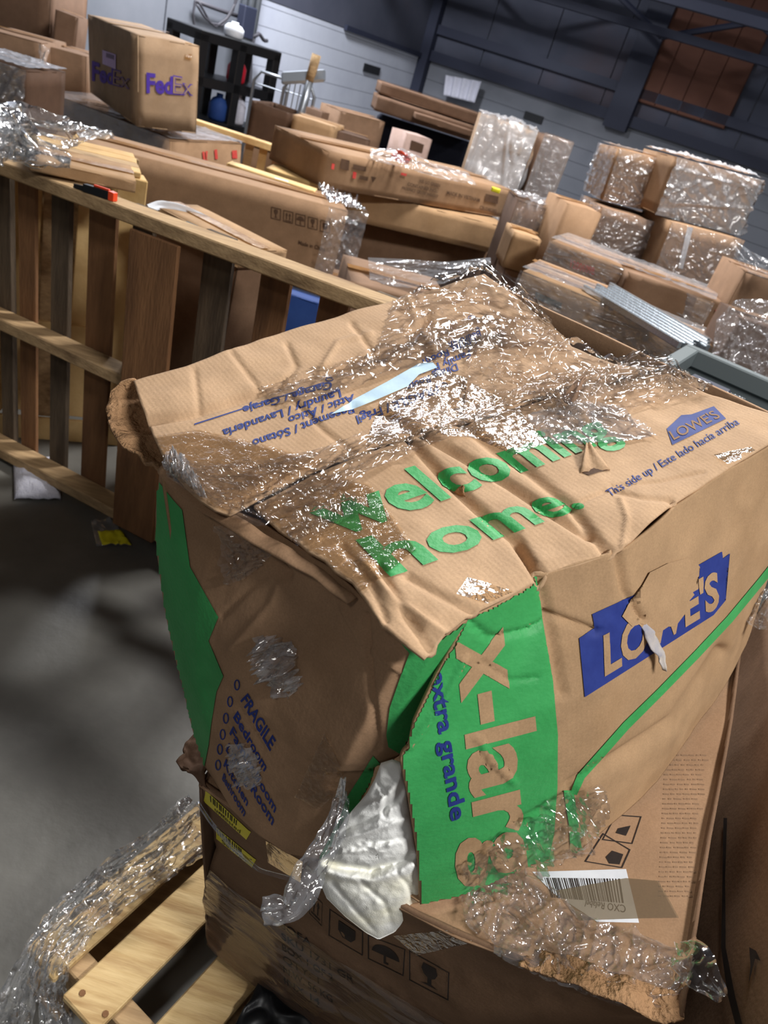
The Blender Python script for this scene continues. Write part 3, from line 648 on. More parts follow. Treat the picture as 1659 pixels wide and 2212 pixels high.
def flip_row(s, xl, yl, xr, yr, hx, hy):
    # text seen upside down: reads from the right end to the left end
    return (s, [(xr+hx, yr+hy), (xl+hx, yl+hy), (xl, yl), (xr, yr)])
FT = [flip_row('Garage / Garaje', 524, 880, 716, 824, 3, 16), flip_row('Laundry / Lavander\u00eda', 480, 930, 734, 842, 4, 17), flip_row('Attic / \u00c1tico', 622, 902, 764, 852, 4, 16),
      flip_row('Basement / S\u00f3tano', 544, 952, 762, 876, 5, 17), flip_row('FRAGILE / Fr\u00e1gil', 768, 900, 944, 832, 6, 18), flip_row('Dining Room', 878, 832, 986, 786, 5, 15), flip_row('Family Room', 890, 806, 1014, 758, 5, 15),
      flip_row('Living Room', 912, 778, 1026, 730, 5, 14), flip_row('Bedroom', 968, 742, 1036, 714, 4, 13)]
decal_text('box_lettering', FT, btop, M['navy2'], fl2, 0.0009, 7, 0.024)
def ring(cx, cy, rx, ry, t):
    a = [(cx+rx*math.cos(k), cy+ry*math.sin(k)) for k in np.linspace(0, 2*math.pi, 13)]; b = [(cx+(rx-t)*math.cos(k), cy+(ry-t)*math.sin(k)) for k in np.linspace(0, 2*math.pi, 13)]
    return [[a[i], a[i+1], b[i+1], b[i]] for i in range(12)]
for a in ((712, 820), (958, 832), (1019, 687)): decal_poly('check_circle', ring(*a, 9, 5, 2), btop, M['navy2'], fl2, 0.0008, 9)
decal_poly('printed_rule', [[(420, 916), (700, 826), (700, 828), (420, 919)]], btop, M['navy2'], fl1, 0.0008, 12)
# long side: rotated size mark
def down_row(s, x0, y0, x1, y1, wx, wy): # baseline at left going down, cap height to the right
    return (s, [(x0+wx, y0+wy), (x1+wx, y1+wy), (x1, y1), (x0, y0)])
decal_text('size_mark', [down_row('x-large', 985, 1378, 1052, 2010, 152, -40)], brf, M['kraft_b'], sd2, 0.0021, 5, 0.026)
decal_text('box_lettering', [down_row('extra grande', 928, 1452, 974, 1772, 34, -12)], bsd, M['navy'], sd2, 0.0023, 5, 0.024)
# long side: logo, half scraped off
LG = [(1250, 1378), (1284, 1356), (1278, 1326), (1400, 1270), (1490, 1218), (1500, 1224), (1558, 1191), (1560, 1206), (1575, 1195), (1558, 1292), (1566, 1296), (1540, 1328), (1262, 1505)]
decal_poly('logo_panel', [LG], brf, M['navy'], sd2, 0.0012, 6)
f = homog([(1295, 1372), (1552, 1228), (1556, 1306), (1304, 1458)])
decal_text('logo_lettering', [("LOWE'S", [f(0.02, 0.98), f(0.98, 1.02), f(0.98, 0.04), f(0.0, 0.02)])], brf, M['kraft_b'], sd2, 0.0020, 6, 0.034)
scr = [(1340, 1330), (1356, 1300), (1372, 1330), (1384, 1312), (1396, 1290), (1385, 1262), (1400, 1235), (1440, 1215), (1480, 1205), (1500, 1212), (1508, 1224), (1494, 1236), (1506, 1244), (1490, 1254), (1502, 1262), (1488, 1272), (1496, 1284), (1482, 1300), (1478, 1322), (1455, 1352), (1440, 1352), (1425, 1362), (1410, 1362), (1395, 1350), (1378, 1348), (1362, 1352)]
decal_poly('scraped_patch', [scr], brf, M['kraft_b'], sd2, 0.0026, 6)
def strip3(name, pts, wds, mat, par, off0, off1, bvh):
    L = []; R = []
    for i, ((x, y), wd) in enumerate(zip(pts, wds)):
        o = off0+(off1-off0)*i/(len(pts)-1)
        L.append(hit(bvh, x-wd/2, y, o)); R.append(hit(bvh, x+wd/2, y, o*1.3))
    P = np.array([poly_at(np.array([l, r]), np.linspace(0, 1, 6)) for l, r in zip(L, R)])
    P = np.stack([poly_at(P[:, k], np.linspace(0, 1, 14)) for k in range(6)], 1)
    P = P+d3*nz(P, 90, 0.006, 3.3)[..., None]
    return shell(name, P, mat, par, 0.0012, True, d3)
strip3('torn_paper', [(1384, 1342), (1392, 1356), (1400, 1376), (1404, 1396), (1412, 1412), (1415, 1440)], [8, 20, 24, 26, 12, 3], M['torn'], mo, 0.002, 0.012, brf)
# shaded side: room list
rowsL = [('FRAGILE', [(537, 1496), (598, 1598), (585, 1622), (521, 1512)]), ('Bedroom', [(515, 1534), (581, 1652), (572, 1666), (505, 1549)]), ('Family Room', [(505, 1567), (601, 1739), (594, 1755), (497, 1583)]),
    ('Dining Room', [(496, 1603), (597, 1765), (589, 1782), (489, 1620)]), ('Kitchen', [(490, 1637), (540, 1727), (534, 1741), (484, 1652)]), ('Bathroom', [(485, 1668), (535, 1750), (528, 1763), (481, 1682)])]
decal_text('box_lettering', rowsL, blf, M['navy'], sd1, 0.0012, 7, 0.024)
for cx, cy in ((513, 1479), (498, 1515), (489, 1551), (482, 1586), (476, 1618), (472, 1652)): decal_poly('check_circle', ring(cx, cy, 6.5, 12, 2.6), blf, M['navy'], sd1, 0.0010, 10)
# ---- tape and film on the top
for q in ([(545, 1088), (665, 1192), (770, 1292), (900, 1190), (800, 1050), (690, 1022)], [(330, 945), (372, 1012), (432, 1082), (500, 1112), (720, 1005), (560, 960), (430, 930)],
          [(1020, 830), (1120, 885), (1180, 960), (1110, 985), (1030, 950), (940, 940)], [(1540, 985), (1620, 968), (1640, 982), (1570, 1004)],
          [(1010, 1250), (1110, 1280), (1050, 1306), (985, 1285)], [(820, 870), (950, 800), (1010, 820), (1000, 905), (850, 955), (790, 960)]):
    decal_poly('packing_tape', [q], btop, M['tape'], mo, 0.0022, 10)
decal_poly('tape_strip', [[(715, 898), (760, 868), (835, 828), (905, 788), (935, 786), (945, 797), (905, 812), (880, 838), (800, 872), (750, 890)]], btop, M['paper_blue'], mo, 0.0026, 10)
def film_crease(G, nn, off, amp, count=60, seed=0.0, ang=None, spread=1.6, wmin=0.008, wmax=0.024):
    # raised folds in random directions over a sheet
    nv, nu = G.shape[:2]; r = random.Random(int(seed*1000)+11); H = np.zeros((nv, nu))
    asp = np.linalg.norm(G[nv//2, -1]-G[nv//2, 0])/(np.linalg.norm(G[-1, nu//2]-G[0, nu//2])+1e-9)
    U, V = np.meshgrid(np.linspace(0, max(1, asp), nu), np.linspace(0, max(1, 1/asp), nv)); um, vm = U.max(), V.max()
    for k in range(count):
        cx, cy = r.random()*um, r.random()*vm; a = (ang if ang is not None else 0.0)+r.uniform(-spread, spread); L = r.uniform(0.15, 0.9); wd = r.uniform(wmin, wmax)*1.4
        dx, dy = math.cos(a), math.sin(a); t = np.clip((U-cx)*dx+(V-cy)*dy, -L, L); d = np.hypot(U-cx-t*dx, V-cy-t*dy)
        H += r.uniform(-0.5, 1)*amp*np.exp(-(d/wd)**2)*(1-np.abs(t)/L*0.8)
    return G+np.asarray(nn)*(off+H)[..., None]
def film_grid(name, top, bottom, nu, nv, bvh, mat, parent, off=0.004, amp=0.006, sc=40, seed=0.0, fallback=None, aniso=None, toward=None, count=None):
    # film laid over a surface between two picture polylines, with real folds
    T = poly_at(top, np.linspace(0, 1, nu)); Bo = poly_at(bottom, np.linspace(0, 1, nu)); P = np.full((nv, nu, 3), np.nan)
    for j, v in enumerate(np.linspace(0, 1, nv)):
        for i in range(nu):
            x, y = T[i]*(1-v)+Bo[i]*v
            h = hit(bvh, x, y, off)
            if h is None and fallback is not None: h = fallback(x, y)
            if h is not None: P[j, i] = h
    ok = ~np.isnan(P[..., 0])
    if not ok.all():
        idx = np.argwhere(ok)
        for j, i in np.argwhere(~ok): P[j, i] = P[tuple(idx[np.argmin(((idx-[j, i])**2).sum(1))])]
    tw = nT if toward is None else toward
    asp = max(nu/nv, nv/nu)
    P = film_crease(P, tw, 0.0, amp, count or int(85*asp), seed, 0.0, 0.45 if aniso is not None else 1.6)
    return mesh_obj(name, P.reshape(-1, 3), grid_faces(nu, nv), mat, parent, True)
topfb = lambda x, y: onplane(x, y, B0+nT*0.004, nT)
film_grid('stretch_film', [(352, 985), (450, 1010), (560, 1000), (700, 970), (820, 930), (960, 885), (1100, 850), (1200, 815), (1330, 790), (1450, 770)],
    [(360, 1030), (470, 1100), (560, 1140), (690, 1090), (830, 1010), (980, 945), (1110, 905), (1210, 890), (1330, 860), (1470, 820)], 420, 46, btop, M['film'], mo, 0.003, 0.006, 45, 1.0, topfb, d2)
film_grid('stretch_film', [(850, 655), (920, 622), (1000, 596), (1040, 574), (1075, 580), (1120, 612), (1180, 690)],
    [(800, 790), (900, 770), (1000, 760), (1090, 755), (1150, 760), (1200, 760), (1240, 765)], 200, 90, btop, M['film'], mo, 0.004, 0.009, 38, 5.0, topfb, None, None, 110)
film_grid('stretch_film', [(1000, 740), (1080, 720), (1150, 730), (1230, 745), (1330, 775), (1430, 780), (1540, 835)],
    [(1010, 850), (1090, 860), (1180, 880), (1230, 905), (1320, 905), (1400, 880), (1500, 860)], 220, 70, btop, M['film'], mo, 0.005, 0.010, 36, 9.0, topfb, None, None, 200)
film_grid('stretch_film', [(560, 840), (700, 800), (850, 740), (980, 700), (1080, 680)], [(600, 880), (740, 850), (880, 800), (1000, 770), (1100, 750)], 140, 20, btop, M['film'], mo, 0.003, 0.005, 50, 2.0, topfb, d2)
film_grid('stretch_film', [(1130, 905), (1260, 870), (1330, 880)], [(1190, 965), (1330, 960), (1420, 945)], 70, 30, btop, M['film_heavy'], mo, 0.003, 0.004, 55, 3.0, topfb)
film_grid('stretch_film', [(600, 1136), (680, 1100), (760, 1066)], [(640, 1180), (715, 1142), (790, 1100)], 80, 16, btop, M['film'], mo, 0.003, 0.005, 50, 7.0, topfb, d2)
# film scraps stuck on the shaded side
lffb = None
film_grid('film_scrap', [(548, 1376), (590, 1368), (642, 1388)], [(600, 1500), (625, 1510), (655, 1478)], 26, 34, blf, M['film_heavy'], mo, 0.003, 0.012, 60, 1.0, None, None, -d2)
film_grid('film_scrap', [(470, 1130), (560, 1160), (600, 1180)], [(500, 1260), (530, 1250), (570, 1220)], 26, 26, blf, M['film'], mo, 0.003, 0.008, 40, 2.0, None, None, -d2)
film_grid('film_scrap', [(500, 1600), (530, 1600), (560, 1630)], [(520, 1690), (545, 1700), (570, 1690)], 20, 24, blf, M['film_heavy'], mo, 0.003, 0.010, 60, 3.0, None, None, -d2)
film_grid('packing_tape', [(690, 1610), (705, 1580), (740, 1660)], [(640, 1720), (690, 1745), (742, 1700)], 20, 20, blf, M['tape'], mo, 0.002, 0.003, 30, 3.0, None, None, -d2)
film_grid('film_scrap', [(350, 1010), (370, 985), (400, 990)], [(405, 1060), (425, 1080), (450, 1090)], 24, 30, bt, M['film_heavy'], mo, 0.006, 0.012, 60, 3.0, topfb, None, nT)

# ------------------------------------------------------------------ bunched ribbons of film
def ribbon(name, pts, wd, mat, parent=None, n=90, k=14, amp=0.012, seed=0.0, side=None, flat=0.35):
    # pts: 3D points with width; a crumpled band hanging or lying along them
    P = np.array(pts, float); W = np.array(wd, float); t = np.linspace(0, 1, n)
    d = np.r_[0, np.cumsum(np.linalg.norm(np.diff(P, axis=0), axis=1))]; d /= d[-1]
    c = np.stack([np.interp(t, d, P[:, i]) for i in range(3)], 1); W = np.interp(t, d, W)
    for _ in range(3): c[1:-1] = 0.25*c[:-2]+0.5*c[1:-1]+0.25*c[2:]
    G = np.zeros((n, k, 3)); r = random.Random(int(seed*100)+5)
    for i in range(n):
        tn = unit(c[min(i+1, n-1)]-c[max(i-1, 0)]); view = unit(CAM-c[i])
        s = unit(np.cross(tn, view)) if side is None else unit(side-tn*(tn @ side)); up = np.cross(s, tn); up = up if up @ view > 0 else -up
        for j in range(k):
            a = j/(k-1)-0.5
            q = c[i]+s*W[i]*a
            zz = noise.noise(Vector((i*0.045+seed, j*1.1, seed*3)))*amp*1.3+noise.noise(Vector((i*0.16, j*2.6+seed, 7.0)))*amp*0.45
            G[i, j] = q+up*(abs(zz)*1.4+0.002+flat*W[i]*(0.25-a*a))+s*zz*0.5
    return mesh_obj(name, G.reshape(-1, 3), grid_faces(k, n), mat, parent, True)
def on3(px, z): return atz(px[0], px[1], z)
# two bands trailing over the floor pallet
def over(px, z): return atz(px[0], px[1], z)
rb = ribbon('film_band', [over((425, 1735), 0.34), over((330, 1825), 0.27), over((230, 1890), 0.22), over((150, 1960), 0.19), over((85, 2040), 0.16), over((45, 2130), 0.09), over((20, 2230), 0.012)], [0.05, 0.06, 0.05, 0.045, 0.045, 0.06, 0.08], M['film_band'], None, 170, 30, 0.018, 1.0)
tag(rb, 'outer crumpled film band trailing from the sofa carton past the pallet corner', 'plastic film')
rb = ribbon('film_band', [over((432, 1800), 0.20), over((370, 1850), 0.175), over((260, 1930), 0.17), over((175, 2010), 0.165), over((125, 2075), 0.155), over((112, 2140), 0.07), over((128, 2235), 0.012)], [0.10, 0.07, 0.055, 0.045, 0.045, 0.05, 0.07], M['film_band'], None, 170, 30, 0.016, 4.0)
tag(rb, 'inner crumpled film band lying across the outer pallet boards', 'plastic film')
# twisted tail of film hanging from the moving box
pts = [hit(bt, 742, 1665, 0.004), far(740, 1720, 0.925), far(725, 1780, 0.925), far(705, 1830, 0.925), far(672, 1880, 0.93), far(648, 1930, 0.93), far(632, 1965, 0.935), far(600, 1968, 0.94), far(572, 1972, 0.945)]
ribbon('film_tail', pts, [0.006, 0.016, 0.022, 0.032, 0.04, 0.034, 0.02, 0.03, 0.03], M['film_heavy'], mo, 100, 14, 0.008, 2.0)
# film from the long side falling onto the sofa carton
bss = bvh_of(rf, top, front)
film_grid('film_sheet', [(990, 1860), (1060, 1800), (1150, 1740), (1215, 1700), (1240, 1706), (1290, 1690)], [(1010, 1950), (1080, 1910), (1180, 1865), (1270, 1830), (1265, 1800), (1300, 1730)], 90, 40, brf, M['film'], mo, 0.006, 0.010, 40, 2.0, None, None, d3)
film_grid('film_sheet', [(985, 1850), (1060, 1860), (1150, 1900), (1250, 1975), (1370, 2020), (1500, 2070)], [(1000, 2000), (1080, 2060), (1190, 2110), (1300, 2150), (1400, 2180), (1500, 2140)], 150, 60, bs, M['film_band'], so, 0.006, 0.010, 34, 6.0, None, None, nT)
ribbon('film_tail', [far(1480, 2070, 1.0), far(1500, 2085, 0.98), far(1520, 2110, 0.97), far(1540, 2130, 0.97), far(1556, 2146, 0.975)], [0.05, 0.05, 0.04, 0.02, 0.004], M['film'], so, 40, 10, 0.01, 3.0)
# film wound round the carton front
film_grid('stretch_wrap', [(425, 1850), (520, 1925), (640, 2010), (800, 2110), (1000, 2230), (1200, 2300)], [(448, 2040), (520, 2100), (620, 2170), (760, 2260), (940, 2360), (1100, 2420)], 120, 60, bs, m_film('wound film', body=0.015, gloss=0.05, rough=0.12, bump=0.3, bscale=10, stretch=(1, 1, 9)), so, 0.004, 0.005, 18, 2.0, None, unit(br-bl), fn, 60)
ribbon('film_rope', [far(640, 1900, 1.05), far(560, 1880, 1.085), far(500, 1830, 1.13), far(455, 1775, 1.17), far(428, 1735, 1.2)], [0.006]*5, M['film'], so, 40, 6, 0.003, 1.0)
# torn corner of the carton's left top edge
cO = np.array([far(x, y, d) for x, y, d in ((440, 1575, 1.22), (412, 1588, 1.21), (398, 1605, 1.20), (402, 1622, 1.19), (380, 1640, 1.185), (392, 1660, 1.18), (415, 1670, 1.175))])
cI = np.array([far(x, y, d) for x, y, d in ((470, 1620, 1.16), (455, 1632, 1.16), (448, 1640, 1.16), (446, 1656, 1.155), (440, 1672, 1.155), (440, 1690, 1.15), (445, 1715, 1.145))])
cc = coons(cO, cI, np.array([cO[0], cI[0]]), np.array([cO[-1], cI[-1]]), 40, 14)
cc = cc+np.array([0, 0, 1.0])*(nz(cc, 30, 0.02, 1.0)+nz(cc, 90, 0.006, 2.0))[..., None]
shell('torn_flap', cc, M['kraft_red'], so, 0.004, True, UPV)
# torn near edge of the sofa carton's top, right corner
cO = sp([(1120, 2080, 0.006), (1200, 2110, 0.010), (1290, 2150, 0.012), (1370, 2182, 0.010), (1440, 2212, 0.004), (1478, 2200, 0.0)])
cI = sp([(1150, 2046, 0.003), (1230, 2065, 0.006), (1320, 2095, 0.008), (1400, 2125, 0.006), (1460, 2140, 0.003), (1492, 2120, 0.0)])
cc = coons(cI, cO, np.array([cI[0], cO[0]]), np.array([cI[-1], cO[-1]]), 50, 12)
cc = cc+nT*(nz(cc, 40, 0.012, 4.0)+nz(cc, 100, 0.004, 2.0))[..., None]
shell('torn_flap', cc, M['edge'], so, 0.004, True, nT)

# ------------------------------------------------------------------ linen bulging out of the tear
cl_px = [(823, 1648), (848, 1640), (870, 1648), (880, 1720), (897, 1830), (912, 1880), (910, 1940), (890, 1985), (850, 2015), (818, 2030), (790, 2015), (745, 1980), (705, 1940), (684, 1890), (688, 1858), (712, 1842), (722, 1805), (748, 1765), (792, 1715), (810, 1682)]
ctr = np.array([815, 1850.0])
ctop = rfL[3]*0.5+between(lfTop[-1], lfBot[-1], d3, [(840, 1648)])[0]*0.5; cbot = hit(bs, 818, 2028, 0.0); cbot = cbot+unit(CAM-cbot)*0.035
pn = unit(np.cross(cbot-ctop, CR)); tp0 = ctop
na = 150; nr = 56; V = []; outl = poly_at(np.array(cl_px+[cl_px[0]], float), np.linspace(0, 1, na+1))[:-1]
folds = [([(690, 1858), (740, 1872), (800, 1880), (860, 1862), (908, 1838)], 9, -0.020), ([(684, 1872), (735, 1892), (800, 1905), (860, 1888), (908, 1862)], 9, 0.012), ([(740, 1795), (800, 1770), (860, 1725), (878, 1700)], 7, -0.010), ([(725, 1815), (790, 1800), (860, 1775), (892, 1765)], 7, 0.009),
    ([(740, 1920), (800, 1965), (870, 1940)], 16, 0.006), ([(770, 1745), (820, 1735), (868, 1680)], 6, 0.007), ([(860, 1890), (885, 1915), (900, 1965)], 6, -0.007), ([(720, 1910), (770, 1970), (815, 2020)], 6, -0.006), ([(780, 1905), (830, 1950), (850, 2005)], 6, -0.006), ([(800, 1820), (850, 1815), (895, 1800)], 5, -0.006), ([(740, 1840), (790, 1838), (840, 1825)], 5, 0.006), ([(815, 1690), (835, 1720), (830, 1760)], 5, -0.006)]
for s in (1, -1):
    for k in range(nr):
        rr_ = (k+0.02)/(nr-1+0.02) if k else 0.02
        for a in range(na):
            x, y = ctr+(outl[a]-ctr)*rr_
            q = onplane(x, y, tp0, pn)
            hgt = math.sqrt(max(0, 1-rr_*rr_))
            if s == 1:
                dpt = 0.034*hgt
                for plx, wd, amp in folds: dpt += amp*math.exp(-(float(seg_dist(np.array(x), np.array(y), plx))/wd)**2)*min(1, (1-rr_)*6)
                dpt += (noise.noise(Vector(q*20))*0.004+(0.3-abs(noise.noise(Vector((q[0]*60, q[1]*60, q[2]*40)))))*0.006+(0.3-abs(noise.noise(Vector(q*110))))*0.003)*min(1, (1-rr_)*6)
                q = q+unit(CAM-q)*dpt
            else: q = q-unit(CAM-q)*0.05*hgt
            V.append(q)
fc = []
for s in range(2):
    o = s*nr*na
    for k in range(nr-1):
        for a in range(na):
            b = (a+1) % na; qd = (o+k*na+a, o+(k+1)*na+a, o+(k+1)*na+b, o+k*na+b); fc.append(qd if s else qd[::-1])
    fc.append(tuple(o+a for a in (range(na) if s == 0 else range(na-1, -1, -1))))
for a in range(na):
    b = (a+1) % na; fc.append(((nr-1)*na+a, (nr-1)*na+b, nr*na+(nr-1)*na+b, nr*na+(nr-1)*na+a))
cl = mesh_obj('bed_linen', V, fc, M['cloth'], None, True)
tag(cl, 'white crumpled linen bulging out of the torn corner of the moving box', 'cloth')

# ------------------------------------------------------------------ cartons of the stacks behind
def rot_about(v, ax, deg):
    a = math.radians(deg); ax = unit(ax); v = np.asarray(v, float)
    return v*math.cos(a)+np.cross(ax, v)*math.sin(a)+ax*(ax @ v)*(1-math.cos(a))
class Box: pass
def carton(label, F, dist, R, l, h, mat='kraft', L=None, az=None, lean=0.0, name='carton', cat='carton', group=None, flaps=True, tape=True, open_top=False, zb=None, tilt=0.0, under=None):
    # F: picture point of the front (or front-left) top corner at a distance; R: point or length to its right, l: length back to the left, h: height
    b = Box(); P = far(F[0], F[1], dist)
    if az is None:
        q = atz(R[0], R[1], P[2]); az = math.degrees(math.atan2(q[1]-P[1], q[0]-P[0]))
    a = math.radians(az); X = np.array([math.cos(a), math.sin(a), 0]); Y = np.array([-math.sin(a), math.cos(a), 0]); Z = np.array([0, 0, 1.0])
    if lean:
        vd = ray(*F); X, Y, Z = (rot_about(v, vd, lean) for v in (X, Y, Z))
    if tilt: X, Z = rot_about(X, Y, tilt), rot_about(Z, Y, tilt)
    r = R if isinstance(R, (int, float)) else near_t(P, X, R)
    l = l if isinstance(l, (int, float)) else near_t(P, Y, l)
    if zb is not None: h = P[2]-zb
    h = h if isinstance(h, (int, float)) else near_t(P, -Z, h)
    o = P-Z*h
    rg = random.Random(int(abs(F[0]*7+F[1]*13)))
    root = thing(name, label, cat, o+X*r/2+Y*l/2, group)
    nx, ny, nzz = 10, 6, 6
    amp = min(0.0035, 0.05*min(r, l, h)); bl0 = min(0.006, 0.06*min(r, l, h))
    def pan(nm, A, U, V, nrm, m, sub=(9, 6)):
        G = A+U*np.linspace(0, 1, sub[0])[None, :, None]+V*np.linspace(0, 1, sub[1])[:, None, None]
        uu = np.linspace(0, 1, sub[0])[None, :]; vv = np.linspace(0, 1, sub[1])[:, None]
        bulge = np.sin(math.pi*uu)*np.sin(math.pi*vv)*rg.uniform(-0.3, 1)*bl0+nz(G, 8, amp, rg.uniform(0, 9))*np.minimum(1, 5*np.minimum(np.minimum(uu, 1-uu), np.minimum(vv, 1-vv)))
        return shell(nm, G+nrm*bulge[..., None], M[m] if isinstance(m, str) else m, root, 0.005, True, nrm)
    b.parts = [pan('front_panel', P, X*r, -Z*h, -Y, mat)]
    b.parts.append(pan('side_panel', P+Y*l, -Y*l, -Z*h, -X, mat)); b.parts.append(pan('side_panel', P+X*r, Y*l, -Z*h, X, mat))
    b.parts.append(pan('back_panel', P+X*r+Y*l, -X*r, -Z*h, Y, mat)); pan('bottom_panel', o, X*r, Y*l, -Z, mat, (3, 3))
    if not open_top:
        e = 0.002
        if flaps:
            b.parts.append(pan('top_flap', P, X*r, Y*(l/2-e), Z, mat)); b.parts.append(pan('top_flap', P+Y*(l/2+e), X*r, Y*(l/2-e), Z, mat))
        else: b.parts.append(pan('top_panel', P, X*r, Y*l, Z, mat))
        if tape:
            w_ = min(0.05, l*0.25); m = MB(); m.obox(P+Y*(l/2-w_/2)+Z*(bl0+amp)-X*0.001, X*(r+0.002), Y*w_, Z*0.0008); m.build('packing_tape', M['tape_brown'], root)
    if under:
        ub_ = o+Z*0-np.array([0, 0, 0.004]); gz = (ub_[2] if not lean and not tilt else ub_[2]-0.03)
        e_ = 0.02; q0 = np.array([ub_[0], ub_[1], 0])+X*np.array([1, 1, 0])*e_+Y*np.array([1, 1, 0])*e_
        pr_ = thing('support_carton', 'plain carton at floor level beneath the '+under, 'carton', q0)
        for nm_, A_, U_, V_, n_ in (('front_panel', q0+UPV*gz, X*(r-2*e_), -UPV*gz, -Y), ('side_panel', q0+Y*(l-2*e_)+UPV*gz, -Y*(l-2*e_), -UPV*gz, -X), ('side_panel', q0+X*(r-2*e_)+UPV*gz, Y*(l-2*e_), -UPV*gz, X), ('back_panel', q0+X*(r-2*e_)+Y*(l-2*e_)+UPV*gz, -X*(r-2*e_), -UPV*gz, Y), ('top_panel', q0+UPV*gz, X*(r-2*e_), Y*(l-2*e_), UPV)):
            U_ = U_*np.array([1, 1, 0]); V_ = V_*np.array([1, 1, 1.0])
            G_ = A_+U_*np.linspace(0, 1, 4)[None, :, None]+V_*np.linspace(0, 1, 4)[:, None, None]; shell(nm_, G_, M['kraft_dull'], pr_, 0.004, False, n_)
    b.root, b.P, b.X, b.Y, b.Z, b.r, b.l, b.h = root, P, X, Y, Z, r, l, h
    b.bvh = bvh_obj(*b.parts)
    return b
def wrap(b, amp=0.010, sc=14, mat='film_far', front=True, left=False, right=False, top=True, n=46, off=0.012, part='stretch_wrap'):
    # film wound round a carton
    out = []
    for on, A, U, V, nn in ((front, b.P, b.X*b.r, -b.Z*b.h, -b.Y), (left, b.P+b.Y*b.l, -b.Y*b.l, -b.Z*b.h, -b.X), (right, b.P+b.X*b.r, b.Y*b.l, -b.Z*b.h, b.X), (top, b.P+b.Y*b.l, b.X*b.r, -b.Y*b.l, b.Z)):
        if not on: continue
        G = A+U*np.linspace(-0.01, 1.01, n)[None, :, None]+V*np.linspace(-0.01, 1.01, n)[:, None, None]
        mp = mesh_obj(part, film_crease(G, nn, off, amp*(0.5 if nn is b.Z else 1.5), 110, seed=abs(A[0])).reshape(-1, 3), grid_faces(n, n), M[mat], b.root, True)
        out.append(mp)
    return out
def facetext(b, rows, mat, name='carton_lettering', off=0.004, cell=40, weight=0.012): return decal_text(name, rows, b.bvh, M[mat], b.root, off, cell, weight)
def facepoly(b, polys, mat, name, off=0.004, cell=40):
    if name in ('printed_mark', 'red_mark', 'white_tag'):
        for p in polys: decal_poly(name, [p], b.bvh, M[mat], b.root, off, cell)
        return None
    return decal_poly(name, polys, b.bvh, M[mat] if isinstance(mat, str) else mat, b.root, off, cell)

# --- long carton with handling icons and its film-bunched end
c = carton('long narrow carton with a row of handling icons behind the standing pallet', (118, 292), 3.6, (752, 457), 0.34, 0.345, 'kraft', name='long_carton')
for i in range(5):
    x = 586+i*26.5; y = 446+i*7; Q = [(x, y), (x+21, y+5), (x+20, y+30), (x-1, y+25)]
    facepoly(c, icon_frame(Q, 0.12)+[glass, arrows, umbrella, glass, cup][i](Q), 'faint_ink', 'handling_icon')
facetext(c, [('Made in China', [(645, 518), (703, 534), (702, 543), (644, 527)]), ('11.1 (C4)', [(712, 470), (745, 478), (744, 486), (711, 478)])], 'faint_ink')
G = np.array([[far(x, y, 3.40+0.0*j) for x in np.linspace(715, 836, 40)] for j, y in enumerate(np.linspace(440, 615, 40))])
sh = np.linspace(0, 1, 40); G = G-CU*0  # end cap sheet
G2 = np.array([[c.P+c.X*(c.r-0.10+0.19*u)-c.Y*(0.035-0.02*u)-c.Z*(v*(c.h+0.02)-0.01+0.04*u*(v-0.3)) for u in sh] for v in sh])
mesh_obj('film_end', film_crease(G2, -c.Y, 0.008, 0.018, 140, 3.0).reshape(-1, 3), grid_faces(40, 40), M['film_heavy'], c.root, True)
G3 = np.array([[c.P+c.X*(c.r-0.10+0.19*u)+c.Y*(c.l*v)+c.Z*(0.012-0.03*u*v) for u in sh] for v in sh])
mesh_obj('film_end', film_crease(G3, c.Z, 0.008, 0.018, 140, 4.0).reshape(-1, 3), grid_faces(40, 40), M['film_heavy'], c.root, True)
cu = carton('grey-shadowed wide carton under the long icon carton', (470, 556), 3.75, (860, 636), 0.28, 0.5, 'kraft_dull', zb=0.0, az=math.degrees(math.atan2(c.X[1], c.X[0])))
# --- flat beige carton with a white strap
fb = carton('flat pale carton lying in front of the long icon carton', (322, 437), 2.75, (520, 541), 0.21, 0.055, 'kraft_tan', name='flat_carton', flaps=False, under='flat pale carton with the strap')
facepoly(fb, [[(400, 478), (428, 490), (424, 500), (396, 488)]], 'paper_blue', 'blue_label', 0.003)
z0 = fb.P[2]
rb = ribbon('strap', [far(322, 452, 2.70), far(345, 442, 2.72), far(380, 446, 2.74), far(430, 468, 2.74), far(480, 500, 2.70), far(510, 530, 2.62), far(516, 570, 2.60), far(522, 610, 2.58), fb.P*0+far(515, 640, 2.58), far(497, 660, 2.58)], [0.03]*10, M['white'], None, 70, 6, 0.006, 2.0, None, 0.2)
tag(rb, 'white woven strap draped over the flat pale carton and hanging down', 'strap')
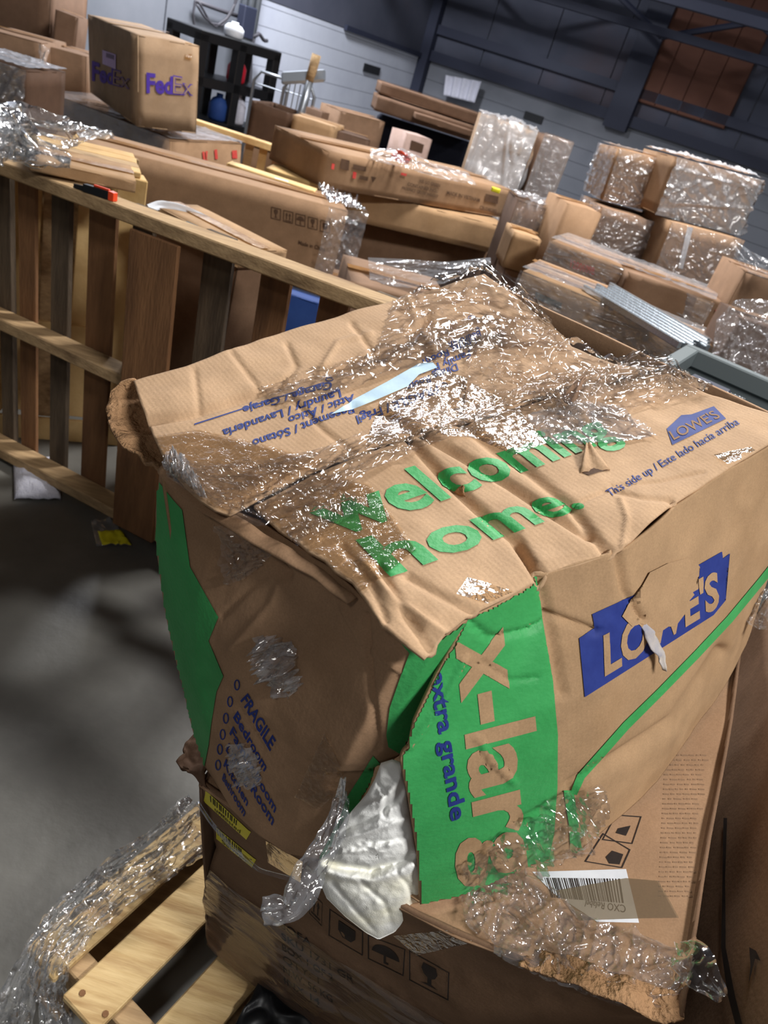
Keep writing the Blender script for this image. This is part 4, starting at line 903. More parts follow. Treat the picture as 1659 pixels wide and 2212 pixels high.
# --- carton with red marks and the box standing on it
LE = -6.0
def dz(px, z): return float(np.linalg.norm(atz(px[0], px[1], z)-CAM))
rc = carton('film-wrapped carton with red marks beneath the purple-lettered box', (368, 303), 4.5, (522, 304), (88, 216), 0.28, 'kraft', az=58, lean=LE, zb=0.03)
wrap(rc, 0.010, 14, 'film_far', False, True, False, True)
facepoly(rc, [[(436, 327), (441, 327), (443, 345), (438, 345)], [(443, 326), (448, 326), (446, 344), (449, 345), (445, 346)], [(462, 323), (468, 322), (470, 343), (464, 344)], [(500, 325), (511, 324), (512, 342), (501, 342)]], 'red_ink', 'red_mark', 0.004)
fe = carton('upright tan box with purple lettering on two faces and a lilac label', (297, 76), 4.42, (431, 92), (185, 51), (297, 274), 'kraft_pale', az=40, lean=LE, name='shipping_box')
facetext(fe, [('Fed', [(316, 155), (373, 164), (372, 202), (316, 199)]), ('Fed', [(200, 130), (247, 147), (245, 182), (200, 173)])], 'purple', 'box_lettering', 0.004, 20, 0.032)
for Q in ([(373, 160), (417, 168), (416, 206), (372, 203)], [(246, 147), (285, 158), (281, 192), (245, 183)]):
    facetext(fe, [('Ex', Q)], 'purple', 'box_lettering', 0.004, 20, 0.012)
    q = [np.array(p, float) for p in Q]; ce = sum(q)/4; q2 = [tuple(p+(ce-p)*0.05) for p in q]
    facetext(fe, [('Ex', q2)], 'kraft_pale', 'box_lettering', 0.0055, 20, -0.016)
facepoly(fe, [[(223, 108), (252, 118), (252, 150), (223, 138)]], 'lilac', 'lilac_label', 0.005)
f = homog([(232, 114), (250, 120), (250, 130), (232, 124)])
for k in range(6): facepoly(fe, [[f(k/6, 1), f(k/6+0.08, 1), f(k/6+0.08, 0), f(k/6, 0)]], 'black_ink', 'barcode', 0.006)
facepoly(fe, [[(400, 93), (415, 96), (413, 130), (399, 127)]], 'tape_brown', 'packing_tape', 0.004)
# --- boxes at the far left
eb = carton('brown carton with a film knot, left of the purple-lettered box', (102, 100), 5.9, (187, 122), 0.4, 0.6, 'kraft_dull', lean=-3, az=8, zb=0.02)
ea = carton('dull brown carton at the left edge behind the wrapped box', (-40, 58), 5.9, (88, 96), 0.4, 0.6, 'kraft_dull', lean=-3, az=8, zb=0.02)
rb = ribbon('film_knot', [far(92, 172, 5.75), far(90, 140, 5.75), far(93, 115, 5.75), far(97, 100, 5.75)], [0.02, 0.015, 0.05, 0.06], M['film_heavy'], eb.root, 30, 8, 0.02, 2.0)
bd = carton('big dark brown carton in the top left corner', (-120, -110), 7.2, (112, -40), 0.5, 0.75, 'kraft_red', az=0, flaps=False, zb=0.0)
tc_ = carton('tall narrow dark carton leaning beside the big dark carton', (120, 20), 6.5, (170, 30), 0.24, 0.6, 'kraft_red', az=12, lean=3, flaps=False, zb=0.03)
facepoly(tc_, [[(113, 30), (119, 32), (118, 46), (112, 44)]], 'paper', 'label', 0.006)
wb = carton('film-wrapped dark carton cut by the left edge', (-90, 105), 4.0, (57, 156), 0.35, 0.31, 'kraft_dark', az=4, flaps=False, under='wrapped carton cut by the left edge')
wrap(wb, 0.008, 14, 'film_far', True, False, False, True)
# --- far standing pallet, upside-down lettered box and neighbours
def side_pallet(label, P, X, Zt, depth_dir, length, height, slats, front=(), mats=('wood_mid', 'wood_brown', 'wood_grey'), rails=3, rail_t=0.042, rail_d=0.09, name='pallet'):
    # a pallet standing on edge: rails along X, boards across behind them
    r = thing(name, label, 'pallet', P)
    rg = random.Random(5)
    for i in range(rails):
        zz = (height-rail_t)*i/(rails-1)
        pallet_board(r, P+Zt*zz, X*length, depth_dir*rail_d, Zt*rail_t, M[mats[0]], 'rail', 0.004, 0.002)
    for j, (a, b, mt) in enumerate(slats):
        pallet_board(r, P+X*a+depth_dir*(rail_d+0.001)+Zt*rg.uniform(-0.004, 0.004), X*(b-a), depth_dir*0.018, Zt*(height-0.004), M[mt], 'slat', 0.002, 0.003)
    for a, b, mt in front:
        pallet_board(r, P+X*a-depth_dir*0.019, X*(b-a), depth_dir*0.018, Zt*(height-rail_t-0.006), M[mt], 'slat', 0.002, 0.003)
    return r
P0 = atz(0, 1000, 0); P1 = atz(320, 1195, 0); ux = unit(P1-P0); vn = np.array([-ux[1], ux[0], 0])
tl = math.radians(3.3); Xp = ux*math.cos(tl)+UPV*math.sin(tl); Zp = UPV*math.cos(tl)-ux*math.sin(tl)
Pst = P0-ux*0.12+UPV*0.012
def u_of(px):
    y = 342+0.375*px+48
    q = onplane(px, y, P0+vn*0.09, vn); return (q-Pst) @ Xp
sl = []
for a, b, mt in ((-10, 20, 'wood_grey'), (38, 76, 'wood_brown'), (112, 152, 'wood_grey'), (192, 250, 'wood_brown'), (285, 330, 'wood_grey'), (438, 500, 'wood_grey'), (560, 625, 'wood_brown'), (690, 748, 'wood_brown'), (800, 850, 'wood_grey')):
    sl.append((u_of(a), u_of(b), mt))
hp = ((onplane(0, 348, P0, vn)-Pst) @ Zp)
side_pallet('weathered pallet standing on its long edge left of the moving box', Pst, Xp, Zp, vn, 1.72, hp, sl, [(u_of(333), u_of(432), 'wood_brown')])
# utility knife on the pallet rail
ktop = Pst+Zp*(hp+0.001)+vn*0.03
ks = ((onplane(158, 403, ktop, Zp)-ktop) @ Xp); ke = ((onplane(250, 428, ktop, Zp)-ktop) @ Xp)
kx = unit(Xp+vn*0.10); ky = np.cross(Zp, kx); kb = onplane(158, 405, ktop, Zp)
kl = thing('utility_knife', 'black and orange snap-off knife lying on the standing pallet', 'knife', kb)
L_ = near_t(kb, kx, (250, 430))
def kprism(a, b, w0, w1, z0, z1, nm, mt):
    m = MB(); m.hexa([kb+kx*L_*a-ky*w0, kb+kx*L_*b-ky*w1, kb+kx*L_*b+ky*w1, kb+kx*L_*a+ky*w0, kb+kx*L_*a-ky*w0+Zp*z0, kb+kx*L_*b-ky*w1+Zp*z1, kb+kx*L_*b+ky*w1+Zp*z1, kb+kx*L_*a+ky*w0+Zp*z0]); m.build(nm, M[mt], kl, bevel=0.001)
kprism(0.0, 0.30, 0.002, 0.006, 0.004, 0.009, 'blade', 'steel'); kprism(0.02, 0.32, 0.003, 0.007, 0.012, 0.016, 'blade_guide', 'black')
kprism(0.28, 0.88, 0.010, 0.011, 0.022, 0.024, 'handle', 'black'); kprism(0.88, 1.0, 0.011, 0.010, 0.026, 0.024, 'end_cap', 'orange')
m = MB(); m.obox(kb+kx*L_*0.5-ky*0.004+Zp*0.023, kx*L_*0.36, ky*0.008, Zp*0.006); m.build('slider', M['orange'], kl, bevel=0.001)
# --- crate behind the standing pallet
cr0 = atz(318, 390, 1.10); ax_ = math.radians(30); cX = np.array([math.cos(ax_), math.sin(ax_), 0]); cY = np.array([-math.sin(ax_), math.cos(ax_), 0])
ck = thing('wooden_crate', 'pale plank crate standing behind the weathered pallet', 'crate', cr0*np.array([1, 1, 0]))
zt = cr0[2]; W_ = 1.0; D_ = 0.34
cb = cr0-cX*W_; cb[2] = 0
for i in range(9):
    wdt = W_/9; pallet_board(ck, cb+cX*(wdt*i+0.004)+cY*0.02+UPV*(0.10+0.01*(i % 3)), cX*(wdt-0.010), cY*0.02, UPV*(zt-0.20), M['wood_pale' if i % 3 else 'wood_mid'], 'plank', 0.003)
for zz, hh in ((0.0, 0.10), (0.44, 0.075), (zt-0.09, 0.075)):
    pallet_board(ck, cb+UPV*zz, cX*W_, cY*0.022, UPV*hh, M['wood_pale'], 'batten', 0.003)
pallet_board(ck, cb+cX*(W_-0.10)-cY*0.005, cX*0.10, cY*0.09, UPV*(zt-0.001), M['wood_pale'], 'corner_post', 0.004)
pallet_board(ck, cb+cX*0.45-cY*0.002, cX*0.09, cY*0.02, UPV*(zt-0.1), M['wood_pale'], 'corner_post', 0.004)
for i in range(4):
    pallet_board(ck, cb+cY*(0.0+i*D_/4)+UPV*zt, cX*(W_-0.02), cY*(D_/4-0.006), UPV*0.02, M['wood_pale' if i != 1 else 'wood_mid'], 'lid_board', 0.003)
pallet_board(ck, cb+cY*D_+UPV*0.0, cX*W_, cY*0.02, UPV*zt, M['wood_mid'], 'back_panel', 0.003)
ct = carton('flat film-covered carton lying on the pale plank crate', (64, 342), dz((64, 342), zt+0.055), (296, 372), 0.24, 0.03, 'kraft_tan', az=30, name='flat_carton', flaps=False, zb=zt+0.021)
# bunched film on the crate
bun = thing('film_bunch', 'glittering heap of bunched stretch film on the plank crate', 'plastic film', atz(60, 330, zt+0.03))
for i, (pp, ww) in enumerate(([[(-30, 262), (40, 262), (120, 285), (235, 290)], [0.10, 0.12, 0.09, 0.02]], [[(-30, 275), (30, 290), (80, 330), (155, 350)], [0.14, 0.13, 0.09, 0.03]], [[(-30, 300), (20, 300), (50, 320), (90, 340)], [0.12, 0.12, 0.08, 0.03]])):
    ribbon('film_strand', [far(x, y, dz((x, y), zt+0.10)) for x, y in pp], ww, M['film_heavy'], bun, 70, 14, 0.035, 3.0+i, None, 0.5)
# --- second row
fp2 = far(428, 262, 5.75); q2 = atz(705, 352, fp2[2]); x2 = unit(q2-fp2); y2 = np.array([-x2[1], x2[0], 0]); LN = np.linalg.norm(q2-fp2)
sls = [(LN*k/9+0.02, LN*k/9+0.02+LN*0.062, ('wood_mid', 'wood_pale', 'wood_brown')[k % 3]) for k in range(9)]
side_pallet('distant pine pallet standing on edge before the upside-down lettered box', fp2-UPV*fp2[2]-x2*0.3+UPV*0.002, x2, UPV, y2, LN+0.35, fp2[2], [(a+0.3, b+0.3, mt) for a, b, mt in sls], [], ('wood_pale', 'wood_brown', 'wood_grey'))
ud = carton('tan box with purple lettering standing upside down', (634, 247), 6.1, (723, 277), 0.35, (617, 309), 'kraft_tan', lean=-1, name='shipping_box', flaps=False)
facetext(ud, [('Fed', [(700, 340), (662, 327), (663, 311), (701, 324)])], 'purple', 'box_lettering', 0.006, 20, 0.032)
facetext(ud, [('Ex', [(657, 325), (629, 316), (631, 301), (659, 310)])], 'faint_ink', 'box_lettering', 0.006, 20, 0.01)
op = carton('open dark-sided carton left of the upside-down box', (545, 216), 6.35, (630, 246), 0.4, 0.30, 'kraft_dark', name='open_carton', open_top=True, tape=False)
ob = carton('film-edged brown carton right of the upside-down box', (727, 282), 6.15, (800, 304), 0.3, 0.35, 'kraft_dark', flaps=False, zb=0.0)
oc = carton('brown carton standing behind the film-edged carton', (737, 239), 7.0, (832, 264), 0.3, 0.3, 'kraft_dull', flaps=False, zb=0.0)
od = carton('small reddish carton peeking up behind the upside-down box', (662, 230), 6.75, (698, 243), 0.12, 0.09, 'kraft_red', flaps=False, zb=0.0)
for i, lb in enumerate(('plain carton standing under the open dark-sided carton', 'plain carton standing under the upside-down lettered box')):
    s_ = (op, ud)[i]; b0 = s_.P-s_.Z*(s_.h+0.006)
    px = proj(b0); carton(lb, px, float(np.linalg.norm(b0-CAM)), float(s_.r), float(s_.l), 0.3, 'kraft_dull', az=math.degrees(math.atan2(s_.X[1], s_.X[0])), zb=0.0, flaps=False, tape=False)
# pale boards lying on the stack
pb = carton('pale thin wrapped board lying nearest on the stack', (490, 352), 3.95, (678, 413), 0.10, 0.025, 'wood_pale', name='wooden_board', cat='board', flaps=False, tape=False, under='thin wrapped board')
pb2 = carton('pale wide board lying behind the wrapped board', (575, 362), 4.15, (705, 404), 0.22, 0.02, 'wood_pale', name='wooden_board', cat='board', flaps=False, tape=False, under='pale wide board')
facepoly(pb, [[(592, 384), (622, 392), (626, 400), (598, 393)]], 'paper_blue', 'blue_label', 0.003)
# --- printed flat cartons
n1 = carton('flat carton printed with small lettering, top of the centre stack', (712, 328), 4.0, (1110, 412), 0.5, 0.165, 'kraft', name='flat_carton')
facetext(n1, [('WE GO GREEN', [(905, 386), (950, 397), (949, 404), (904, 393)]), ('CONTAINER NO.:', [(880, 393), (945, 409), (944, 416), (879, 400)]), ('PRODUCT GROSS WEIGHT', [(868, 402), (946, 421), (945, 427), (867, 408)]), ('MADE IN VIETNAM', [(965, 411), (1036, 428), (1035, 436), (964, 419)]), ('CB1048383', [(1036, 443), (1072, 452), (1071, 460), (1035, 451)])], 'faint_ink', weight=0.02)
facepoly(n1, [[(736, 342), (754, 346), (752, 368), (734, 364)], [(762, 354), (790, 360), (789, 370), (761, 364)], [(776, 378), (794, 382), (793, 390), (775, 386)], [(800, 380), (812, 383), (804, 394)], [(1048, 418), (1076, 424), (1074, 440), (1046, 434)]], 'faint_ink', 'printed_mark', 0.005)
facepoly(n1, [[(762, 370), (769, 372), (767, 386), (760, 384)], [(866, 372), (878, 375), (876, 380), (864, 377)], [(716, 352), (722, 354), (720, 366), (714, 364)]], 'red_ink', 'red_mark', 0.005)
zn = n1.P[2]-n1.h-0.008
n2 = carton('plain flat carton under the printed carton', (765, 408), dz((765, 408), zn), (1102, 493), 0.5, 0.16, 'kraft_tan', name='flat_carton')
zn = n2.P[2]-n2.h-0.006
n3 = carton('lowest flat carton of the centre stack', (765, 462), dz((765, 462), zn), (1098, 546), 0.5, 0.3, 'kraft_dull', zb=0.0, name='flat_carton')
# sheet of loose film in front of the centre stack
def loose(name, label, T, Bm, dT, dB, nu, nv, mat, amp=0.02, count=90, seed=1.0, ang=0.0, spread=0.35, parent=None, cat='plastic film'):
    tt = poly_at(T, np.linspace(0, 1, nu)); bb_ = poly_at(Bm, np.linspace(0, 1, nu)); G = np.zeros((nv, nu, 3))
    for j, v in enumerate(np.linspace(0, 1, nv)):
        for i in range(nu):
            x, y = tt[i]*(1-v)+bb_[i]*v; G[j, i] = far(x, y, dT*(1-v)+dB*v)
    G = film_crease(G, unit(CAM-G[nv//2, nu//2]), 0.0, amp, count, seed, ang, spread)
    o = mesh_obj(name, G.reshape(-1, 3), grid_faces(nu, nv), M[mat], parent, True)
    if parent is None: tag(o, label, cat)
    return o
loose('film_sheet', 'loose film sheet stretched across the front of the centre stack', [(795, 556), (880, 560), (960, 566), (1060, 556)], [(800, 612), (880, 622), (960, 612), (1060, 570)], 2.95, 2.85, 90, 30, 'film_far', 0.014)
cz = carton('brown carton behind the back flap of the moving box', (760, 612), 2.75, (980, 668), 0.4, 0.3, 'kraft_dull', zb=0.0)
by = carton('small carton with a yellow stripe behind the standing pallet', (478, 618), 2.75, (566, 640), 0.25, 0.3, 'kraft_pale', zb=0.0)
facepoly(by, [[(482, 622), (562, 642), (561, 656), (481, 636)]], 'yellow_wood', 'yellow_stripe', 0.004)
bx = carton('blue printed carton glimpsed between the pallet slats', (600, 628), 2.6, (700, 660), 0.2, 0.3, 'bluebox', zb=0.0)
# --- far centre: long cartons on a black rack
p1_ = carton('upper long carton lying across the black sofa', (826, 178), 8.0, (1066, 238), 0.45, 0.095, 'kraft_red', az=16, name='long_carton', flaps=False)
p2_ = carton('lower long carton lying across the black sofa', (818, 206), 7.9, (1046, 264), 0.45, 0.13, 'kraft_red', az=16, name='long_carton', flaps=False)
facepoly(p2_, [[(852, 210), (890, 219), (889, 230), (851, 221)]], 'paper', 'white_label', 0.006)
p3_ = carton('thin reddish board under the long cartons', (900, 244), 7.8, (1030, 280), 0.2, 0.05, 'kraft_red', az=16, name='wooden_board', cat='board', flaps=False, tape=False)
bq = far(836, 230, 8.0); bX = np.array([math.cos(0.28), math.sin(0.28), 0]); bY = np.array([-bX[1], bX[0], 0]); bl_ = near_t(bq, bX, (1050, 290))
sf = thing('black_sofa', 'black upholstered sofa standing under the far long cartons', 'sofa', bq*np.array([1, 1, 0]))
def sofa_part(nm, a, b, y0, y1, z0, z1): MB().obox(bq*np.array([1, 1, 0])+bX*bl_*a+bY*y0+UPV*z0, bX*bl_*(b-a), bY*(y1-y0), UPV*(z1-z0)).build(nm, M['blackmat'], sf, bevel=0.03)
sofa_part('backrest', 0, 1, 0.35, 0.6, 0.3, bq[2]-0.10); sofa_part('seat', 0.08, 0.92, -0.25, 0.35, 0.25, 0.62); sofa_part('armrest', 0, 0.08, -0.25, 0.35, 0.0, 0.95); sofa_part('armrest', 0.92, 1, -0.25, 0.35, 0.0, 0.95); sofa_part('base', 0.02, 0.98, -0.2, 0.58, 0.0, 0.25)
pk = carton('pale pink carton with a dark cut-out before the black sofa', (880, 288), 6.6, (934, 302), 0.2, 0.22, 'pinkish', flaps=False, tape=False, zb=0.0)
facepoly(pk, [[(888, 302), (915, 312), (911, 330), (884, 322)]], 'kraft_dark', 'cut_out', 0.006)
loose('film_heap', 'shiny film heap on top of the printed flat carton', [(800, 322), (870, 320), (930, 350), (1010, 372)], [(800, 345), (870, 362), (950, 385), (1030, 400)], 4.3, 4.15, 60, 22, 'film_heavy', 0.04, 120, 2.0, 0.3, 1.4)
lo = ribbon('orange_bag', [far(850, 332, 4.3), far(868, 336, 4.28), far(888, 346, 4.26)], [0.03, 0.06, 0.03], M['orange'], None, 20, 8, 0.02, 2.0, None, 0.5)
tag(lo, 'small orange plastic bag in the film heap', 'bag')
yl = carton('small yellow tag box on the printed flat carton', (1064, 404), dz((1064, 404), n1.P[2]+0.03), (1082, 409), 0.03, 0.022, 'yellow', az=8, name='yellow_tag', cat='tag', flaps=False, tape=False)
# --- wrapped tall stack
wq = carton('tall film-wrapped carton behind the centre stack', (1040, 246), 5.85, (1160, 286), 0.35, 0.62, 'kraft_pale', az=6, zb=0.0)
wrap(wq, 0.022, 14, 'film_white', True, False, True, True)
wq2 = carton('lilac-filmed carton beside the tall wrapped carton', (1176, 292), 5.9, (1238, 312), 0.35, 0.6, 'kraft_red', az=6, zb=0.0)
wrap(wq2, 0.012, 14, 'film_far', True, False, False, False)
bp_ = carton('brown upright panel behind the lilac-filmed carton', (1180, 288), 6.4, (1242, 306), 0.05, 0.7, 'kraft_red', az=5, zb=0.0, name='panel_carton', flaps=False)
lw = carton('low film-covered carton behind the lettered red-number carton', (1120, 432), 4.1, (1215, 462), 0.3, 0.25, 'kraft_dark', flaps=False, zb=0.0)
wrap(lw, 0.02, 14, 'film_far', True, False, False, True)
lw2 = carton('brown box end beside the low film-covered carton', (1228, 440), 3.9, (1300, 462), 0.3, 0.25, 'kraft', flaps=False, zb=0.0)
lw3 = carton('tan rounded carton end below the low film-covered carton', (1112, 502), 3.7, (1170, 520), 0.25, 0.16, 'kraft_tan', flaps=False, under='tan rounded carton end')
# --- big pair of wrapped boxes on the right
ub = carton('upper left carton of the big wrapped stack on the right', (1338, 322), 4.15, (1446, 340), 0.4, (1316, 436), 'kraft', az=8, lean=-4)
ub2 = carton('upper right film-covered carton of the big wrapped stack', (1462, 340), 4.0, (1652, 374), 0.4, (1430, 466), 'kraft', az=14, lean=-3)
lb_ = carton('lower left scuffed carton of the big wrapped stack', (1302, 448), 4.0, (1452, 478), 0.4, (1278, 556), 'kraft_dull', az=9, lean=-2, under='lower left scuffed carton')
lb2 = carton('lower right taped carton of the big wrapped stack', (1452, 480), 3.9, (1606, 512), 0.4, (1424, 604), 'kraft', az=11, lean=-3, under='lower right taped carton')
wrap(ub, 0.006, 14, 'film_far', True, True, False, True); wrap(ub2, 0.018, 14, 'film_white', True, False, True, True); wrap(lb_, 0.006, 14, 'film_far', True, True, False, False); wrap(lb2, 0.008, 14, 'film_far', True, False, True, False)
facepoly(lb_, [[(1392, 510), (1404, 506), (1412, 516), (1408, 530), (1396, 530)]], 'kraft_dark', 'stain', 0.006)
facepoly(lb2, [[(1484, 490), (1496, 492), (1474, 580), (1464, 578)]], 'paper', 'white_tape', 0.006)
# --- lettered carton with red number, metal bars, long cartons
it = carton('carton lettered with a red item number under the big wrapped stack', (1192, 520), 3.45, (1540, 653), 0.35, 0.11, 'kraft', name='long_carton', under='carton with a red item number')
facetext(it, [('Item No.:', [(1196, 548), (1230, 560), (1229, 574), (1195, 562)])], 'faint_ink', weight=0.01)
facetext(it, [('1200609B', [(1234, 560), (1286, 578), (1284, 594), (1232, 577)])], 'red_ink', weight=0.02)
wrap(it, 0.010, 14, 'film_far', True, False, False, True)
iu = carton('dark carton with a red print at the right below the wrapped stack', (1360, 590), 3.3, (1600, 668), 0.3, 0.16, 'kraft_dull', flaps=False)
facepoly(iu, [[(1545, 668), (1572, 676), (1569, 690), (1542, 682)]], 'red_ink', 'red_mark', 0.005)
u0 = carton('long film-covered carton with a grey label behind the moving box', (1130, 585), 2.75, (1560, 757), 0.22, 0.13, 'kraft_tan', name='long_carton')
facepoly(u0, [[(1158, 630), (1214, 654), (1212, 668), (1156, 644)]], 'grey', 'grey_label', 0.004)
facepoly(u0, [[(1462, 752), (1488, 762), (1484, 784), (1458, 774)]], 'faint_ink', 'printed_mark', 0.004)
wrap(u0, 0.010, 14, 'film_far', True, False, False, True)
uk = carton('upper brown long carton with a white tag behind the moving box', (1135, 574), 2.95, (1330, 650), 0.25, 0.12, 'kraft', name='long_carton', under='long carton with a white tag')
facepoly(uk, [[(1116, 556), (1140, 566), (1134, 590), (1110, 580)], [(1150, 560), (1158, 563), (1154, 590), (1146, 588)]], 'paper', 'white_tag', 0.004)
u1_ = carton('dark long carton at the bottom of the row behind the moving box', (1150, 662), dz((1150, 662), u0.P[2]-u0.h-0.008), (1520, 822), 0.16, 0.3, 'kraft_dark', zb=0.0, name='long_carton')
mb = thing('profile_bundle', 'bundle of bare metal profiles lying on the long film-covered carton', 'metal bars', far(1390, 680, 2.8))
A0 = far(1290, 618, 2.82); A1 = atz(1500, 742, A0[2]); md = unit(A1-A0); ms = unit(np.cross(md, UPV))
ms = ms if ms[1] < 0 else -ms
for k in range(7):
    MB().obox(A0+ms*(-0.06+0.018*k)-UPV*0.004*k+md*0.02*(k % 3), md*np.linalg.norm(A1-A0), ms*0.014, UPV*0.022).build('profile', M['alu'], mb, bevel=0.002)
# film bag at the right edge
fbg = thing('film_bag', 'clear crumpled film bag over a dark load at the right edge', 'plastic film', far(1610, 820, 2.4))
loose('bag_film', '', [(1548, 690), (1590, 648), (1640, 645), (1700, 660)], [(1530, 835), (1570, 842), (1620, 850), (1700, 840)], 2.45, 2.35, 60, 60, 'film_heavy', 0.03, 120, 5.0, 0.0, 3.0, fbg)
bgc = carton('dark carton inside the clear film bag at the right edge', (1600, 688), 2.6, (1720, 720), 0.2, 0.2, 'kraft_dark', az=5, flaps=False, zb=0.0)
rgt = carton('brown carton at the far right edge under white film strands', (1610, 585), 3.4, (1760, 620), 0.3, 0.25, 'kraft_dull', az=4, flaps=False, zb=0.0)
loose('film_sheet', 'white film strands beside the big wrapped stack on the right', [(1590, 520), (1625, 545), (1700, 580)], [(1585, 560), (1620, 590), (1700, 620)], 3.35, 3.3, 40, 20, 'film_heavy', 0.03, 80, 6.0, 0.4, 0.3)
# grey tote
tz = far(1432, 790, 1.95); q = atz(1659, 892, tz[2]); tX = unit(q-tz); tY = np.array([-tX[1], tX[0], 0]); 
tt = thing('grey_tote', 'grey plastic tote with a thick rim behind the moving box', 'tote', tz*np.array([1, 1, 0]))
LT = 0.62; DT = 0.36
def tote(nm, a, b, y0, y1, z0, z1, mt='grey'): MB().obox(tz*np.array([1, 1, 0])+tX*a+tY*y0+UPV*z0, tX*(b-a), tY*(y1-y0), UPV*(z1-z0)).build(nm, M[mt], tt, bevel=0.004)
tote('rim', -0.02, LT+0.02, -0.02, 0.02, tz[2]-0.05, tz[2]); tote('rim', -0.02, LT+0.02, DT-0.02, DT+0.02, tz[2]-0.05, tz[2]); tote('rim', -0.02, 0.02, 0.02, DT-0.02, tz[2]-0.05, tz[2]); tote('rim', LT-0.02, LT+0.02, 0.02, DT-0.02, tz[2]-0.05, tz[2])
tote('wall', 0, LT, 0, 0.012, 0.0, tz[2]-0.05); tote('wall', 0, LT, DT-0.012, DT, 0.0, tz[2]-0.05); tote('wall', 0, 0.012, 0.012, DT-0.012, 0.0, tz[2]-0.05); tote('wall', LT-0.012, LT, 0.012, DT-0.012, 0.0, tz[2]-0.05); tote('bottom', 0.012, LT-0.012, 0.012, DT-0.012, 0.0, 0.02)
tote('handle', 0.06, 0.16, 0.03, 0.11, tz[2]-0.04, tz[2]-0.01, 'steel_dark')
loose('film_scrap', 'crumpled film scrap lying in the grey tote', [(1530, 850), (1570, 845), (1610, 860)], [(1545, 872), (1580, 885), (1615, 885)], 1.98, 1.92, 30, 16, 'film_heavy', 0.02, 60, 6.0, 0.4, 3.0)
# --- right side: tall cartons beside the sofa carton
def prism_px(label, pts, mat, name='carton'):
    r = thing(name, label, 'carton', pts[0]*np.array([1, 1, 0])); return r
ra = sp([(1606, 1400)])[0]
rx0 = np.array([0.80, 1.30, 0]); rdir = unit(np.array([TR[0]-TRF[0], TR[1]-TRF[1], 0])); rout = np.array([-rdir[1], rdir[0], 0]); rout = rout if rout[0] > 0 else -rout
gap = 0.07; base = np.array([TRF[0], TRF[1], 0])+rout*gap-rdir*0.30
def stand(label, s, ln, dp, z0, z1, mat, nm='carton'):
    b = Box(); r = thing(nm, label, 'carton', base+rdir*(s+ln/2)+rout*dp/2+UPV*z0)
    A = base+rdir*s; parts = []
    for nme, P_, U_, V_, n_ in (('front_panel', A+UPV*z1, rdir*ln, -UPV*(z1-z0), -rout), ('top_panel', A+UPV*z1+rout*dp, rdir*ln, -rout*dp, UPV), ('side_panel', A+UPV*z1+rdir*ln, rout*dp, -UPV*(z1-z0), rdir), ('side_panel', A+UPV*z1+rout*dp, -rout*dp, -UPV*(z1-z0), -rdir), ('back_panel', A+UPV*z1+rout*dp, rdir*ln, -UPV*(z1-z0), rout)):
        G = P_+U_*np.linspace(0, 1, 24)[None, :, None]+V_*np.linspace(0, 1, 24)[:, None, None]
        G = G+n_*(nz(G, 7, 0.010, 2.0)+nz(G, 20, 0.003, 1.0))[..., None]
        parts.append(shell(nme, G, M[mat], r, 0.005, True, n_))
    b.root = r; b.bvh = bvh_obj(*parts); return b
r1_ = stand('tall brown carton with a black strap at the right of the sofa carton', 0.0, 1.15, 0.4, 0.0, 1.02, 'kraft_dull')
facepoly(r1_, [[(1568, 1770), (1576, 1770), (1572, 1900), (1574, 2050), (1596, 2160), (1612, 2220), (1598, 2225), (1578, 2150), (1564, 2050), (1566, 1900)]], 'black_ink', 'black_strap', 0.004, 20)
facepoly(r1_, [[(1625, 2050), (1640, 2058), (1650, 2080), (1638, 2075), (1632, 2100), (1624, 2130), (1628, 2090)]], 'black_ink', 'stain', 0.004, 20)
loose('film_wrap', 'crumpled film lump on the tall carton at the right edge', [(1608, 1290), (1640, 1270), (1700, 1275)], [(1612, 1345), (1640, 1360), (1700, 1362)], 1.38, 1.32, 40, 30, 'film_heavy', 0.02, 90, 7.0, 0.0, 3.0)
# --- black plastic sheet on the pallet at the bottom
g0 = [atz(500, 2230, 0.16), atz(560, 2120, 0.16), atz(660, 2150, 0.16), atz(700, 2260, 0.16)]
P_ = coons(np.array([g0[1], g0[2]]), np.array([g0[0], g0[3]]), np.array([g0[1], g0[0]]), np.array([g0[2], g0[3]]), 30, 30)
P_ = P_+UPV*(0.006+np.abs(nz(P_, 18, 0.02, 2.0, True)))[..., None]
tag(shell('plastic_sheet', P_, M['black'], None, 0.002, True, UPV), 'black plastic sheet lying on the floor pallet at the bottom edge', 'plastic sheet')
# --- litter on the floor
P_ = np.array([[atz(x+(y-990)*0.03, y+(x-28)*0.02, 0.0)+UPV*0.0 for x in np.linspace(28, 128, 24)] for y in np.linspace(992, 1082, 24)])
uu = np.linspace(-1, 1, 24)
P_ = P_+UPV*(0.012+0.05*np.clip(1-np.maximum(np.abs(uu)[None, :], np.abs(uu)[:, None])**4, 0, 1)*0.5+np.abs(nz(P_, 30, 0.012, 1.0)))[..., None]
tag(shell('foam_pouch', P_, M['foam'], None, 0.010, True, UPV), 'square white foam pouch lying on the floor before the standing pallet', 'foam pouch')
P_ = np.array([[atz(x, y, 0.0) for x, y in poly_at(np.array([(196+v*10, 1130+v*42), (236+v*38, 1124+v*46)]), np.linspace(0, 1, 14))] for v in np.linspace(0, 1.25, 12)])
P_ = P_+UPV*(0.006+np.abs(nz(P_, 40, 0.02, 4.0)))[..., None]
yp = shell('snack_packet', P_, M['film_heavy'], None, 0.002, True, UPV); tag(yp, 'torn clear and yellow packet on the floor by the standing pallet', 'packet')
Q_ = P_[5:, 2:]+UPV*0.004
shell('yellow_print', Q_, M['yellow'], yp, 0.001, True, UPV)

